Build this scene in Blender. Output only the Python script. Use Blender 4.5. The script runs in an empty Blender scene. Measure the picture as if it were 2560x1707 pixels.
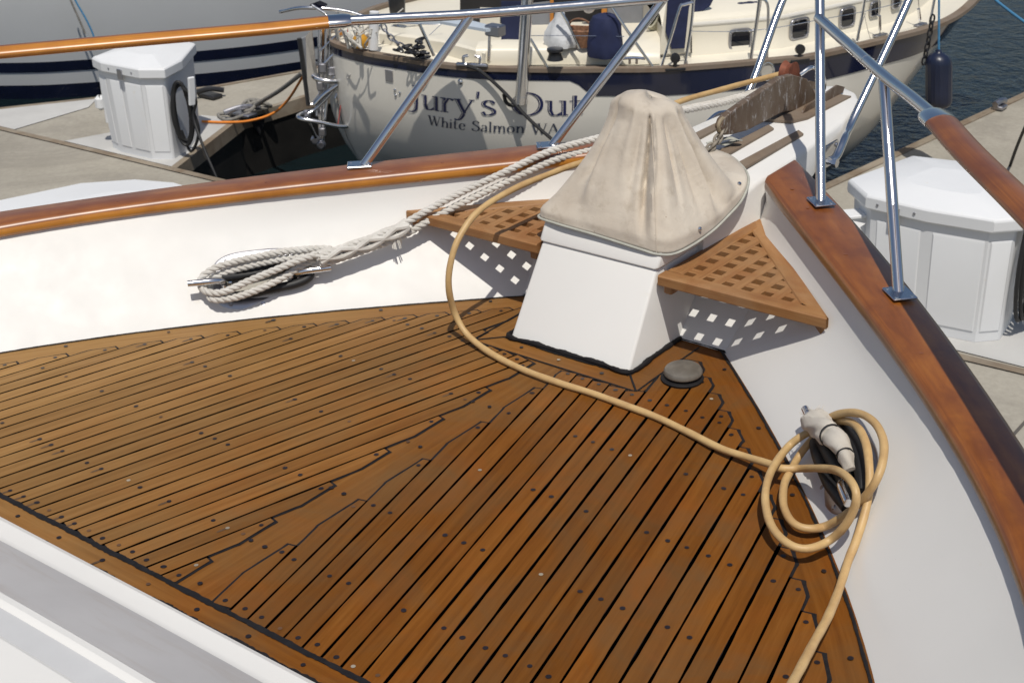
import bpy, bmesh, math, random
import numpy as np
from mathutils import Vector, Matrix
random.seed(7)
S = bpy.context.scene
COL = S.collection
# ---------------- camera ----------------
W0, H0, FPX = 2560.0, 1707.0, 3616.65
CP = np.array([1.9248, 0.0, 1.6])
FW = np.array([-0.56393648, 0.70388276, -0.43188507])
RT = np.array([0.78936844, 0.61311228, -0.03147711])
UP = np.array([-0.24263784, 0.35866753, 0.90137921])
cd = bpy.data.cameras.new('camera'); cam = bpy.data.objects.new('camera', cd); COL.objects.link(cam)
cd.sensor_width = 36.0; cd.lens = 36.0 * FPX / W0; cd.clip_start = 0.05; cd.clip_end = 800
cam.matrix_world = Matrix(((RT[0], UP[0], -FW[0], CP[0]), (RT[1], UP[1], -FW[1], CP[1]), (RT[2], UP[2], -FW[2], CP[2]), (0, 0, 0, 1)))
S.camera = cam
cd.dof.use_dof = True; cd.dof.focus_distance = 3.0; cd.dof.aperture_fstop = 14.0
# ---------------- light ----------------
SUN = Vector((0.33, -0.36, 1.0)).normalized()
w = bpy.data.worlds.new('World'); S.world = w; w.use_nodes = True
nt = w.node_tree; bg = nt.nodes['Background']
sky = nt.nodes.new('ShaderNodeTexSky'); sky.sky_type = 'NISHITA'; sky.sun_disc = False
sky.sun_elevation = math.asin(SUN.z); sky.sun_rotation = math.atan2(SUN.x, SUN.y)
sky.air_density = 1.0; sky.dust_density = 1.5; sky.ozone_density = 1.0
nt.links.new(sky.outputs[0], bg.inputs[0]); bg.inputs[1].default_value = 0.074
ld = bpy.data.lights.new('sun', 'SUN'); ld.energy = 3.45; ld.angle = math.radians(0.55); ld.color = (1.0, 0.95, 0.865)
lo = bpy.data.objects.new('sun', ld); COL.objects.link(lo); lo.rotation_euler = (-SUN).to_track_quat('-Z', 'Y').to_euler()
lo.location = (3, -4, 12)
S.view_settings.view_transform = 'Standard'; S.view_settings.look = 'None'; S.view_settings.gamma = 1.0
S.view_settings.exposure = -0.02
S.render.engine = 'CYCLES'

# ---------------- geometry helpers ----------------
def V(*a): return np.array(a, float)
def ray(px, py):
    return FW + RT * (px - W0/2) / FPX - UP * (py - H0/2) / FPX
def onz(px, py, z=0.0):
    d = ray(px, py); return CP + d * ((z - CP[2]) / d[2])
def onpl(px, py, p0, n):
    d = ray(px, py); return CP + d * (np.dot(np.array(p0) - CP, n) / np.dot(d, n))
def onx(px, py, x): return onpl(px, py, (x, 0, 0), V(1, 0, 0))
def ony(px, py, y): return onpl(px, py, (0, y, 0), V(0, 1, 0))
def nrm(v): v = np.array(v, float); return v / (np.linalg.norm(v) + 1e-12)
def cat(pts, n=6, closed=False):
    """Catmull-Rom through points"""
    P = [np.array(p, float) for p in pts]; out = []; m = len(P)
    for i in range(m if closed else m - 1):
        if closed: a, b, c, d = P[(i-1) % m], P[i], P[(i+1) % m], P[(i+2) % m]
        else:
            b, c = P[i], P[i+1]; a = P[i-1] if i > 0 else 2*b - c; d = P[i+2] if i + 2 < m else 2*c - b
        for k in range(n):
            t = k / n
            out.append(.5*((2*b) + (-a+c)*t + (2*a-5*b+4*c-d)*t*t + (-a+3*b-3*c+d)*t**3))
    if not closed: out.append(P[-1])
    return out
def resample(P, step):
    P = np.array(P); L = np.concatenate([[0], np.cumsum(np.linalg.norm(np.diff(P, axis=0), axis=1))])
    n = max(2, int(L[-1] / step) + 1); s = np.linspace(0, L[-1], n)
    return [np.array([np.interp(t, L, P[:, k]) for k in range(3)]) for t in s]
class MB:
    def __init__(s): s.v = []; s.f = []; s.m = []; s.uv = {}; s.c = {}; s.sm = []
    def add(s, vs, fs, mi=0, uvs=None, col=None, smooth=True):
        o = len(s.v); s.v += [tuple(float(c) for c in p) for p in vs]
        for k, f in enumerate(fs):
            if uvs is not None: s.uv[len(s.f)] = [uvs[i] for i in f]
            if col is not None: s.c[len(s.f)] = col
            s.f.append([o+i for i in f]); s.m.append(mi); s.sm.append(smooth)
    def quadgrid(s, rows, mi=0, closed=False, uvs=None, col=None, smooth=True, flip=False):
        n = len(rows[0]); vs = [p for r in rows for p in r]; fs = []
        for i in range(len(rows)-1):
            for j in range(n if closed else n-1):
                a, b = i*n+j, i*n+(j+1) % n; c, d = b+n, a+n
                fs.append([a, b, c, d] if not flip else [a, d, c, b])
        u = [q for r in uvs for q in r] if uvs else None
        s.add(vs, fs, mi, u, col, smooth)
    def sweep(s, path, sec, up=(0, 0, 1), mi=0, caps=True, scale=None, col=None, smooth=True, closed=False):
        """sec: list of (a,b): a along side axis, b along up axis"""
        P = [np.array(p, float) for p in path]; n = len(P); rows = []; uvs = []; L = 0; up = np.array(up, float); prev = None
        for i in range(n):
            if closed: t = nrm(P[(i+1) % n] - P[i-1])
            else: t = nrm(P[min(i+1, n-1)] - P[max(i-1, 0)])
            if prev is None:
                uu = up - t*np.dot(up, t)
                if np.linalg.norm(uu) < .05: uu = V(1, 0, 0) - t*t[0]
                uu = nrm(uu)
            else:
                uu = nrm(prev - t*np.dot(prev, t))
            if up is not None and abs(np.dot(up, t)) < .9 and not closed: uu = nrm(up - t*np.dot(up, t))
            prev = uu; sd = np.cross(t, uu)
            if i: L += np.linalg.norm(P[i]-P[i-1])
            k = scale[i] if scale is not None else 1
            rows.append([P[i] + sd*a*k + uu*b*k for a, b in sec]); uvs.append([(L, j*0.03) for j in range(len(sec))])
        if closed: rows.append(rows[0]); uvs.append(uvs[0])
        s.quadgrid(rows, mi, True, uvs, col, smooth)
        if caps and not closed:
            m = len(sec)
            s.add(rows[0], [list(range(m))[::-1]], mi, uvs[0], col, False); s.add(rows[-1], [list(range(m))], mi, uvs[-1], col, False)
    def tube(s, path, r, seg=12, mi=0, caps=True, scale=None, col=None, closed=False, free=True):
        sec = [(r*math.cos(a), r*math.sin(a)) for a in [2*math.pi*k/seg for k in range(seg)]]
        P = [np.array(p, float) for p in path]; n = len(P); rows = []; prev = None; uvs = []; L = 0
        for i in range(n):
            t = nrm(P[(i+1) % n] - P[i-1]) if closed else nrm(P[min(i+1, n-1)] - P[max(i-1, 0)])
            if prev is None:
                a = V(0, 0, 1) if abs(t[2]) < .9 else V(1, 0, 0); prev = nrm(a - t*np.dot(a, t))
            else: prev = nrm(prev - t*np.dot(prev, t))
            sd = np.cross(t, prev); k = scale[i] if scale is not None else 1
            if i: L += np.linalg.norm(P[i]-P[i-1])
            rows.append([P[i] + sd*x*k + prev*y*k for x, y in sec]); uvs.append([(L, j*0.03) for j in range(seg)])
        if closed: rows.append(rows[0]); uvs.append(uvs[0])
        s.quadgrid(rows, mi, True, uvs, col)
        if caps and not closed:
            s.add(rows[0], [list(range(seg))[::-1]], mi, uvs[0], col, False); s.add(rows[-1], [list(range(seg))], mi, uvs[-1], col, False)
    def box(s, c, dx, dy, dz, ax=None, mi=0, bev=0.0, col=None):
        """box centred c, half axes dx,dy,dz, ax = 3 axis vectors, chamfered"""
        ax = ax or (V(1, 0, 0), V(0, 1, 0), V(0, 0, 1)); c = np.array(c, float)
        b = min(bev, dx*.9, dy*.9, dz*.9)
        if b <= 0:
            vs = [c + ax[0]*x*dx + ax[1]*y*dy + ax[2]*z*dz for z in (-1, 1) for y in (-1, 1) for x in (-1, 1)]
            s.add(vs, [[0, 2, 3, 1], [4, 5, 7, 6], [0, 1, 5, 4], [2, 6, 7, 3], [0, 4, 6, 2], [1, 3, 7, 5]], mi, None, col, False); return
        sec = lambda X, Y: [(X, Y-b), (X-b, Y), (-X+b, Y), (-X, Y-b), (-X, -Y+b), (-X+b, -Y), (X-b, -Y), (X, -Y+b)]
        rows = []
        for z, X, Y in ((-dz, dx-b, dy-b), (-dz+b, dx, dy), (dz-b, dx, dy), (dz, dx-b, dy-b)):
            rows.append([c + ax[0]*x + ax[1]*y + ax[2]*z for x, y in sec(X, Y)])
        s.quadgrid(rows, mi, True, None, col, False)
        s.add(rows[0], [list(range(8))[::-1]], mi, None, col, False); s.add(rows[-1], [list(range(8))], mi, None, col, False)
    def prism(s, poly, z0, z1, mi=0, ax=None, o=(0, 0, 0), col=None, smooth=False):
        """poly 2D extruded between z0,z1 along ax[2]"""
        ax = ax or (V(1, 0, 0), V(0, 1, 0), V(0, 0, 1)); o = np.array(o, float); n = len(poly)
        A = [o + ax[0]*p[0] + ax[1]*p[1] + ax[2]*z0 for p in poly]; B = [o + ax[0]*p[0] + ax[1]*p[1] + ax[2]*z1 for p in poly]
        s.add(A+B, [list(range(n))[::-1], list(range(n, 2*n))] + [[i, (i+1) % n, n+(i+1) % n, n+i] for i in range(n)], mi, None, col, smooth)
    def lathe(s, prof, c, axis=(0, 0, 1), seg=24, mi=0, col=None, smooth=True):
        """prof: list (r,h)"""
        a = nrm(axis); t = V(1, 0, 0) if abs(a[0]) < .8 else V(0, 1, 0); u = nrm(np.cross(a, t)); v = np.cross(a, u); c = np.array(c, float)
        rows = [[c + a*h + (u*math.cos(2*math.pi*k/seg) + v*math.sin(2*math.pi*k/seg))*r for k in range(seg)] for r, h in prof]
        s.quadgrid(rows, mi, True, None, col, smooth)
        s.add(rows[0], [list(range(seg))[::-1]], mi, None, col, False); s.add(rows[-1], [list(range(seg))], mi, None, col, False)
    def build(s, name, mats, parent=None, auto=35, bevel=0, sub=0, fixn=True):
        me = bpy.data.meshes.new(name); me.from_pydata(s.v, [], s.f)
        if not isinstance(mats, (list, tuple)): mats = [mats]
        for m in mats: me.materials.append(m)
        me.polygons.foreach_set('material_index', s.m); me.polygons.foreach_set('use_smooth', s.sm)
        if s.uv:
            ul = me.uv_layers.new(name='UVMap')
            for i, us in s.uv.items():
                p = me.polygons[i]
                for k, li in enumerate(p.loop_indices): ul.data[li].uv = us[k]
        if s.c:
            at = me.attributes.new('tone', 'FLOAT', 'FACE')
            for i, c in s.c.items(): at.data[i].value = c
        if fixn:
            bm = bmesh.new(); bm.from_mesh(me); bmesh.ops.recalc_face_normals(bm, faces=bm.faces); bm.to_mesh(me); bm.free()
        try: me.set_sharp_from_angle(angle=math.radians(auto))
        except Exception: pass
        o = bpy.data.objects.new(name, me); COL.objects.link(o)
        if bevel:
            b = o.modifiers.new('bevel', 'BEVEL'); b.width = bevel; b.segments = 2; b.limit_method = 'ANGLE'; b.angle_limit = math.radians(40)
        if sub:
            b = o.modifiers.new('sub', 'SUBSURF'); b.levels = sub; b.render_levels = sub
        if parent: o.parent = parent; 
        return o
def thing(name, label, cat_, loc=(0, 0, 0), group=None):
    o = bpy.data.objects.new(name, None); COL.objects.link(o); o.empty_display_size = .1
    o['label'] = label; o['category'] = cat_
    if group: o['group'] = group
    return o
def tag(o, label, cat_, group=None):
    o['label'] = label; o['category'] = cat_
    if group: o['group'] = group
    return o
def struct(o, label=None): o['kind'] = 'structure'; return o

# ---------------- materials ----------------
class NT:
    def __init__(s, name):
        s.m = bpy.data.materials.new(name); s.m.use_nodes = True; s.t = s.m.node_tree; s.b = s.t.nodes['Principled BSDF']
    def n(s, typ, **k):
        nd = s.t.nodes.new(typ)
        for a, v in k.items():
            if a.startswith('i_'): nd.inputs[a[2:].replace('_', ' ')].default_value = v
            else: setattr(nd, a, v)
        return nd
    def l(s, a, b): s.t.links.new(a, b)
def ramp(N, fac, stops):
    r = N.n('ShaderNodeValToRGB'); e = r.color_ramp.elements
    while len(e) > 1: e.remove(e[0])
    e[0].position = stops[0][0]; e[0].color = (*stops[0][1], 1)
    for p, c in stops[1:]:
        x = e.new(p); x.color = (*c, 1)
    N.l(fac, r.inputs[0]); return r.outputs[0]
def mixc(N, fac, a, b, typ='MIX'):
    m = N.n('ShaderNodeMix', data_type='RGBA', blend_type=typ)
    for sock, v in ((m.inputs[0], fac), (m.inputs[6], a), (m.inputs[7], b)):
        if hasattr(v, 'is_output'): N.l(v, sock)
        elif isinstance(v, (int, float)): sock.default_value = v
        else: sock.default_value = (*v, 1)
    return m.outputs[2]
def coords(N, kind='Object', scale=(1, 1, 1), rot=(0, 0, 0)):
    tc = N.n('ShaderNodeTexCoord'); mp = N.n('ShaderNodeMapping'); mp.inputs['Scale'].default_value = scale; mp.inputs['Rotation'].default_value = rot
    N.l(tc.outputs[kind], mp.inputs[0]); return mp.outputs[0]
def noise(N, vec, sc, det=4, rough=.55, dist=0):
    n = N.n('ShaderNodeTexNoise'); n.inputs['Scale'].default_value = sc; n.inputs['Detail'].default_value = det
    n.inputs['Roughness'].default_value = rough; n.inputs['Distortion'].default_value = dist; N.l(vec, n.inputs['Vector']); return n.outputs[0]
def bump(N, h, st=.3, d=.002, prev=None):
    b = N.n('ShaderNodeBump'); b.inputs['Strength'].default_value = st; b.inputs['Distance'].default_value = d; N.l(h, b.inputs['Height'])
    if prev: N.l(prev, b.inputs['Normal'])
    N.l(b.outputs[0], N.b.inputs['Normal']); return b.outputs[0]
def simple(name, col, rough=.5, metal=0, var=.12, sc=8, bst=0, bsc=60, coat=0, spec=.5, bd=.001):
    N = NT(name); v = coords(N)
    f = noise(N, v, sc, 5)
    c = ramp(N, f, [(.3, tuple(x*(1-var) for x in col)), (.7, tuple(min(1, x*(1+var)) for x in col))])
    N.l(c, N.b.inputs['Base Color']); N.b.inputs['Roughness'].default_value = rough; N.b.inputs['Metallic'].default_value = metal
    N.b.inputs['Coat Weight'].default_value = coat; N.b.inputs['Coat Roughness'].default_value = .05; N.b.inputs['Specular IOR Level'].default_value = spec
    if bst: bump(N, noise(N, v, bsc, 3), bst, bd)
    return N.m
def gelcoat(name, col, stain=(.62, .5, .33), amt=.45, rough=.5):
    N = NT(name); v = coords(N)
    a = noise(N, v, 2.3, 6, .6); b = noise(N, v, 14, 5, .65)
    c1 = ramp(N, a, [(.35, tuple(x*.965 for x in col)), (.7, col)])
    st = ramp(N, b, [(.66, (0, 0, 0)), (.82, (amt, amt, amt))])
    c2 = mixc(N, st, c1, tuple(x*y for x, y in zip(col, (.93, .87, .76))))
    # tiny scuffs
    k = N.n('ShaderNodeTexVoronoi', feature='F1'); k.inputs['Scale'].default_value = 26; N.l(v, k.inputs['Vector'])
    sp = ramp(N, k.outputs['Distance'], [(.0, (1, 1, 1)), (.028, (0, 0, 0))])
    big = ramp(N, noise(N, v, 5, 2), [(.55, (0, 0, 0)), (.6, (.55, .55, .55))])
    spk = mixc(N, 1.0, sp, big, 'MULTIPLY')
    c3 = mixc(N, spk, c2, (.25, .22, .2))
    c3 = mixc(N, ramp(N, noise(N, coords(N, 'Object', (1, 1, .35)), 7, 6, .7, .5), [(.64, (0, 0, 0)), (.8, (.22,)*3)]), c3, (.62, .52, .38))
    N.b.inputs['Specular IOR Level'].default_value = .35
    N.l(c3, N.b.inputs['Base Color'])
    r = ramp(N, b, [(.3, (rough-.06,)*3), (.8, (rough+.14,)*3)]); N.l(r, N.b.inputs['Roughness'])
    bump(N, noise(N, v, 3.5, 3), .12, .004); return N.m
def teak(name, base, dark, light, uv=True, rough=.42, grain=1.0, gray=(.125, .066, .026), grayamt=.7, coat=0.0, tone=True, warm=(.21, .062, .009), port_pale=False):
    N = NT(name)
    v = coords(N, 'UV' if uv else 'Object', (2.0, 42, 42) if uv else (1, 1, 1))
    v2 = coords(N, 'Object')
    g = noise(N, v, 1.6*grain, 7, .68, .25)
    c = ramp(N, g, [(.28, dark), (.5, base), (.74, light)])
    big = noise(N, v2, 4.2, 5, .6, .8)
    c = mixc(N, ramp(N, big, [(.42, (0, 0, 0)), (.68, (grayamt,)*3)]), c, gray)
    wz = noise(N, v2, 5.7, 4, .6, .9)
    c = mixc(N, ramp(N, wz, [(.5, (0, 0, 0)), (.72, (.45,)*3)]), c, warm)
    if port_pale:      # planks turn paler towards the port side
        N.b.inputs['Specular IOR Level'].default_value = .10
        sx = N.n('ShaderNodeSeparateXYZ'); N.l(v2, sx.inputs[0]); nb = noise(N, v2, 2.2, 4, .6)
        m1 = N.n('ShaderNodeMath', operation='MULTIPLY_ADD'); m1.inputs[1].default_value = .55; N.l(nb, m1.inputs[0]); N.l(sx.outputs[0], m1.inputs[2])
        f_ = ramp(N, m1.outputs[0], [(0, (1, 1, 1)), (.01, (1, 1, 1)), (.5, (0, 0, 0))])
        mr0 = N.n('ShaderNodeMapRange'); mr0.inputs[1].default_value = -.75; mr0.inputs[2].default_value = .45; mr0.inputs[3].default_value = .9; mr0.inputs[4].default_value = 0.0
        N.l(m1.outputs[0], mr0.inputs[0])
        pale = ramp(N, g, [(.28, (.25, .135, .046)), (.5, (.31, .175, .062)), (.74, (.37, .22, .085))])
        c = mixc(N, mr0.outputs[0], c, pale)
    if tone:
        a = N.n('ShaderNodeAttribute', attribute_name='tone')
        mr = N.n('ShaderNodeMapRange'); mr.inputs[1].default_value = 0; mr.inputs[2].default_value = 1; mr.inputs[3].default_value = .84; mr.inputs[4].default_value = 1.16
        N.l(a.outputs['Fac'], mr.inputs[0])
        hs = N.n('ShaderNodeHueSaturation'); N.l(mr.outputs[0], hs.inputs['Value']); N.l(c, hs.inputs['Color']); c = hs.outputs[0]
    N.l(c, N.b.inputs['Base Color'])
    N.l(ramp(N, big, [(.3, (rough-.07,)*3), (.7, (rough+.12,)*3)]), N.b.inputs['Roughness'])
    N.b.inputs['Coat Weight'].default_value = coat; N.b.inputs['Coat Roughness'].default_value = .12
    bump(N, g, .22, .0009); return N.m
def varnish(name, base, dark, light, wear=(.55, .3, .09), wearamt=.5, coat=.55, cr=.3):
    N = NT(name); v = coords(N, 'UV', (2.2, 50, 50)); v2 = coords(N, 'Object')
    g = noise(N, v, 2.0, 7, .65, .3)
    c = ramp(N, g, [(.25, dark), (.5, base), (.78, light)])
    bl = noise(N, v2, 6, 5, .6, .4); c = mixc(N, ramp(N, bl, [(.42, (0, 0, 0)), (.66, (.75,)*3)]), c, dark)
    v3 = coords(N, 'UV', (7, 90, 90)); s = noise(N, v3, 2.6, 5, .7)
    c = mixc(N, ramp(N, s, [(.69, (0, 0, 0)), (.77, (wearamt,)*3)]), c, wear)
    N.l(c, N.b.inputs['Base Color']); N.b.inputs['Roughness'].default_value = .38
    N.b.inputs['Coat Weight'].default_value = coat
    N.l(ramp(N, bl, [(.3, (cr,)*3), (.75, (cr+.14,)*3)]), N.b.inputs['Coat Roughness'])
    bump(N, bl, .18, .002); return N.m
def metal(name, col=(.72, .72, .73), rough=.14, var=.1):
    N = NT(name); v = coords(N, 'Object'); f = noise(N, v, 30, 5, .65)
    N.b.inputs['Base Color'].default_value = (*col, 1); N.b.inputs['Metallic'].default_value = 1
    N.l(ramp(N, f, [(.35, (rough,)*3), (.7, (rough+var,)*3)]), N.b.inputs['Roughness'])
    bump(N, noise(N, v, 9, 3), .05, .002); return N.m
M = {}
M['gel'] = gelcoat('white_gelcoat', (.74, .728, .70))
M['teak'] = teak('oiled_teak', (.160, .056, .008), (.120, .039, .0055), (.205, .078, .014), rough=.5, port_pale=True)
M['teakplain'] = teak('bare_teak', (.30, .145, .050), (.20, .085, .027), (.40, .215, .09), rough=.6, grayamt=.25, gray=(.32, .24, .15), tone=False)
M['teakgray'] = teak('weathered_teak', (.21, .165, .125), (.13, .1, .075), (.3, .25, .2), rough=.75, tone=False, grayamt=.5, warm=(.25, .19, .13))
M['varn'] = varnish('golden_varnished_teak', (.52, .205, .022), (.36, .125, .014), (.66, .31, .05))
M['varntop'] = varnish('dark_red_varnish', (.28, .098, .026), (.17, .052, .018), (.40, .16, .035), wear=(.4, .17, .05), wearamt=.75)  # top faces of the port rails, redder and darker than the golden sides
M['varnred'] = varnish('red_varnished_teak', (.26, .082, .012), (.13, .036, .010), (.38, .14, .022), wearamt=.7, cr=.14)
M['varnedge'] = varnish('brown_varnished_teak', (.25, .10, .018), (.15, .05, .012), (.36, .17, .03))
M['steel'] = metal('polished_steel')
M['steelrough'] = metal('weathered_steel', (.42, .42, .45), .3, .2)
M['caulk'] = simple('black_caulk', (.013, .012, .013), .62, var=.3, sc=40, bst=.6, bsc=90, spec=.2)
M['canvas'] = None
M['rubber'] = simple('black_rubber', (.012, .012, .013), .55, var=.3, bst=.3, bsc=120)
M['black'] = simple('black_plastic', (.02, .02, .022), .3, var=.2)
M['conc'] = None

# canvas
N = NT('sun_bleached_canvas'); v = coords(N)
a = noise(N, v, 7, 6, .6); b = noise(N, v, 22, 4, .7); fine = noise(N, v, 900, 2)
c = ramp(N, a, [(.3, (.46, .395, .32)), (.7, (.60, .54, .455))])
c = mixc(N, ramp(N, b, [(.54, (0, 0, 0)), (.72, (.55,)*3)]), c, (.36, .30, .225))
g_ = noise(N, v, 3.4, 5, .6, .5); c = mixc(N, ramp(N, g_, [(.5, (0, 0, 0)), (.66, (.4,)*3)]), c, (.40, .34, .275))
sx_ = N.n('ShaderNodeTexVoronoi', feature='F1'); sx_.inputs['Scale'].default_value = 38; N.l(v, sx_.inputs['Vector']); c = mixc(N, mixc(N, 1.0, ramp(N, sx_.outputs['Distance'], [(0, (1, 1, 1)), (.05, (1, 1, 1)), (.09, (0, 0, 0))]), ramp(N, noise(N, v, 9, 2), [(.55, (0, 0, 0)), (.62, (.6,)*3)]), 'MULTIPLY'), c, (.22, .15, .09))
N.l(c, N.b.inputs['Base Color']); N.b.inputs['Roughness'].default_value = .88; N.b.inputs['Sheen Weight'].default_value = .15
bp = bump(N, fine, .25, .0008); bump(N, noise(N, v, 13, 4, .5, .6), .35, .012, bp); M['canvas'] = N.m
M['piping'] = simple('grey_green_binding', (.42, .42, .37), .7, var=.15, sc=30)
# concrete
N = NT('dock_concrete'); v = coords(N)
a = noise(N, v, 1.1, 6, .6); b = noise(N, v, 30, 5, .7)
c = ramp(N, a, [(.3, (.30, .275, .225)), (.7, (.41, .38, .32))])
c = mixc(N, ramp(N, b, [(.3, (.35,)*3), (.6, (0, 0, 0))]), c, (.2, .18, .15))
stn = noise(N, v, .55, 7, .72, 1.2); c = mixc(N, ramp(N, stn, [(.5, (0, 0, 0)), (.6, (.5,)*3), (.62, (.15,)*3)]), c, (.22, .2, .17))
N.l(c, N.b.inputs['Base Color']); N.b.inputs['Roughness'].default_value = .85; bump(N, b, .3, .004); M['conc'] = N.m
M['concpale'] = simple('pale_concrete', (.47, .465, .45), .8, var=.1, sc=3, bst=.2)
# water
N = NT('harbour_water'); v = coords(N, 'Object', (1, 1, 1))
a = noise(N, v, 5, 4, .6, .5); b = noise(N, v, 17, 3, .6, .4)
N.b.inputs['Base Color'].default_value = (.006, .012, .014, 1); N.b.inputs['Roughness'].default_value = .04; N.b.inputs['IOR'].default_value = 1.33
N.b.inputs['Specular IOR Level'].default_value = .5
p = bump(N, a, .5, .05); bump(N, b, .45, .02, p); M['water'] = N.m
M['powder'] = gelcoat('white_dock_box_plastic', (.74, .75, .76), amt=.9, rough=.45)
M['whaler'] = teak('weathered_dock_timber', (.24, .2, .15), (.13, .1, .075), (.33, .28, .22), rough=.8, tone=False, grayamt=.6, uv=False, warm=(.3, .25, .18))
M['navy'] = simple('navy_canvas', (.012, .018, .06), .8, var=.25, sc=12, bst=.4, bsc=500)
M['navypaint'] = simple('navy_gloss_paint', (.008, .011, .032), .12, var=.2, sc=3, coat=.5)
M['cream'] = simple('cream_gelcoat', (.76, .71, .59), .35, var=.03, sc=3)
M['hullw'] = simple('hull_gelcoat', (.68, .65, .58), .16, var=.03, sc=2.5, coat=.6)
M['darkglass'] = simple('dark_glass', (.01, .012, .014), .06, var=.1, coat=.6)
M['galv'] = None
M['tan'] = None

exec_part = None
# =====================================================================
# OWN BOAT
# =====================================================================
KW = (1.15401014, 2.56675466, -4.86311043, 1.29129071)
def wdeck(y):
    if y < 1.2: return wdeck(1.2) + .38*(1.2 - y)*.8
    return max(.02, sum(KW[j]*(y/3)**j for j in range(4)))
def wcap(y):
    if y < 1.8: return wcap(1.8) + .72*(1.8 - y)
    t = y - 2.5; return .9139 - .9411*t - .1632*t*t + .1334*t**3
def zcap(y): return .2668 + .0511*(y - 2.5)
def wout(y):
    if y < 1.8: return wout(1.8) + .72*(1.8 - y)
    t = y - 2.5; return 1.0791 - .8692*t - .1207*t*t
boat = thing('sailboat', 'varnished and white foredeck of the near sailboat, teak decked, filling the foreground', 'sailboat')

def mirror_pts(P, s): return [V(p[0]*s, p[1], p[2]) for p in P]

# ---- hull with bulwarks ----
for s in (1, -1):
    mb = MB()
    ys = [0.2, .5, .8, 1.1, 1.35] + list(np.arange(1.5, 3.26, .06)); rows = []
    for y in ys:
        a = V(s*(wdeck(y) - .004), y, -.012); b = V(s*(wcap(y) + .02), y, zcap(y) + .004)
        r = []
        for t in (0, .02, .06, .12, .25, .4, .55, .7, .85, 1):
            p = a*(1-t) + b*t
            # soft cove at the foot, slight hollow above
            p = p + V(s*.29*t*t*(1-t)*min(1, max(.12, (y-2.15)/.5)), 0, 0)
            r.append(p)
        rows.append(r)
    mb.quadgrid(rows, 0)
    mb.build('bulwark', M['gel'], boat, auto=60)
    # outboard side
    mb = MB(); rows = []
    for y in [0.2, .8, 1.4] + list(np.arange(1.7, 3.36, .12)):
        yy = y
        r = []
        for t in (0, .1, .3, .6, 1):
            r.append(V(s*(wout(yy)*(1 - .38*t) - .02), yy - .32*t*(yy/3.3), .27 - 2.2*t + .04*(yy-2.5)))
        rows.append(r)
    r = []
    for t in (0, .1, .3, .6, 1): r.append(V(s*.004, 3.62 - .7*t, .28 - 2.2*t))
    rows.append(r)
    mb.quadgrid(rows, 0); mb.build('topside', M['gel'], boat, auto=60)

# ---- fore step and foredeck ----
mb = MB()
rows = []
for (y, z) in ((2.852, -.01), (2.862, .012), (2.905, .06), (2.99, .15), (3.04, .185), (3.08, .19), (3.4, .19)):
    rows.append([V(x, y, z) for x in np.linspace(-.42, .42, 9)])
mb.quadgrid(rows); mb.build('foredeck_step', M['gel'], boat, auto=60)

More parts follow.
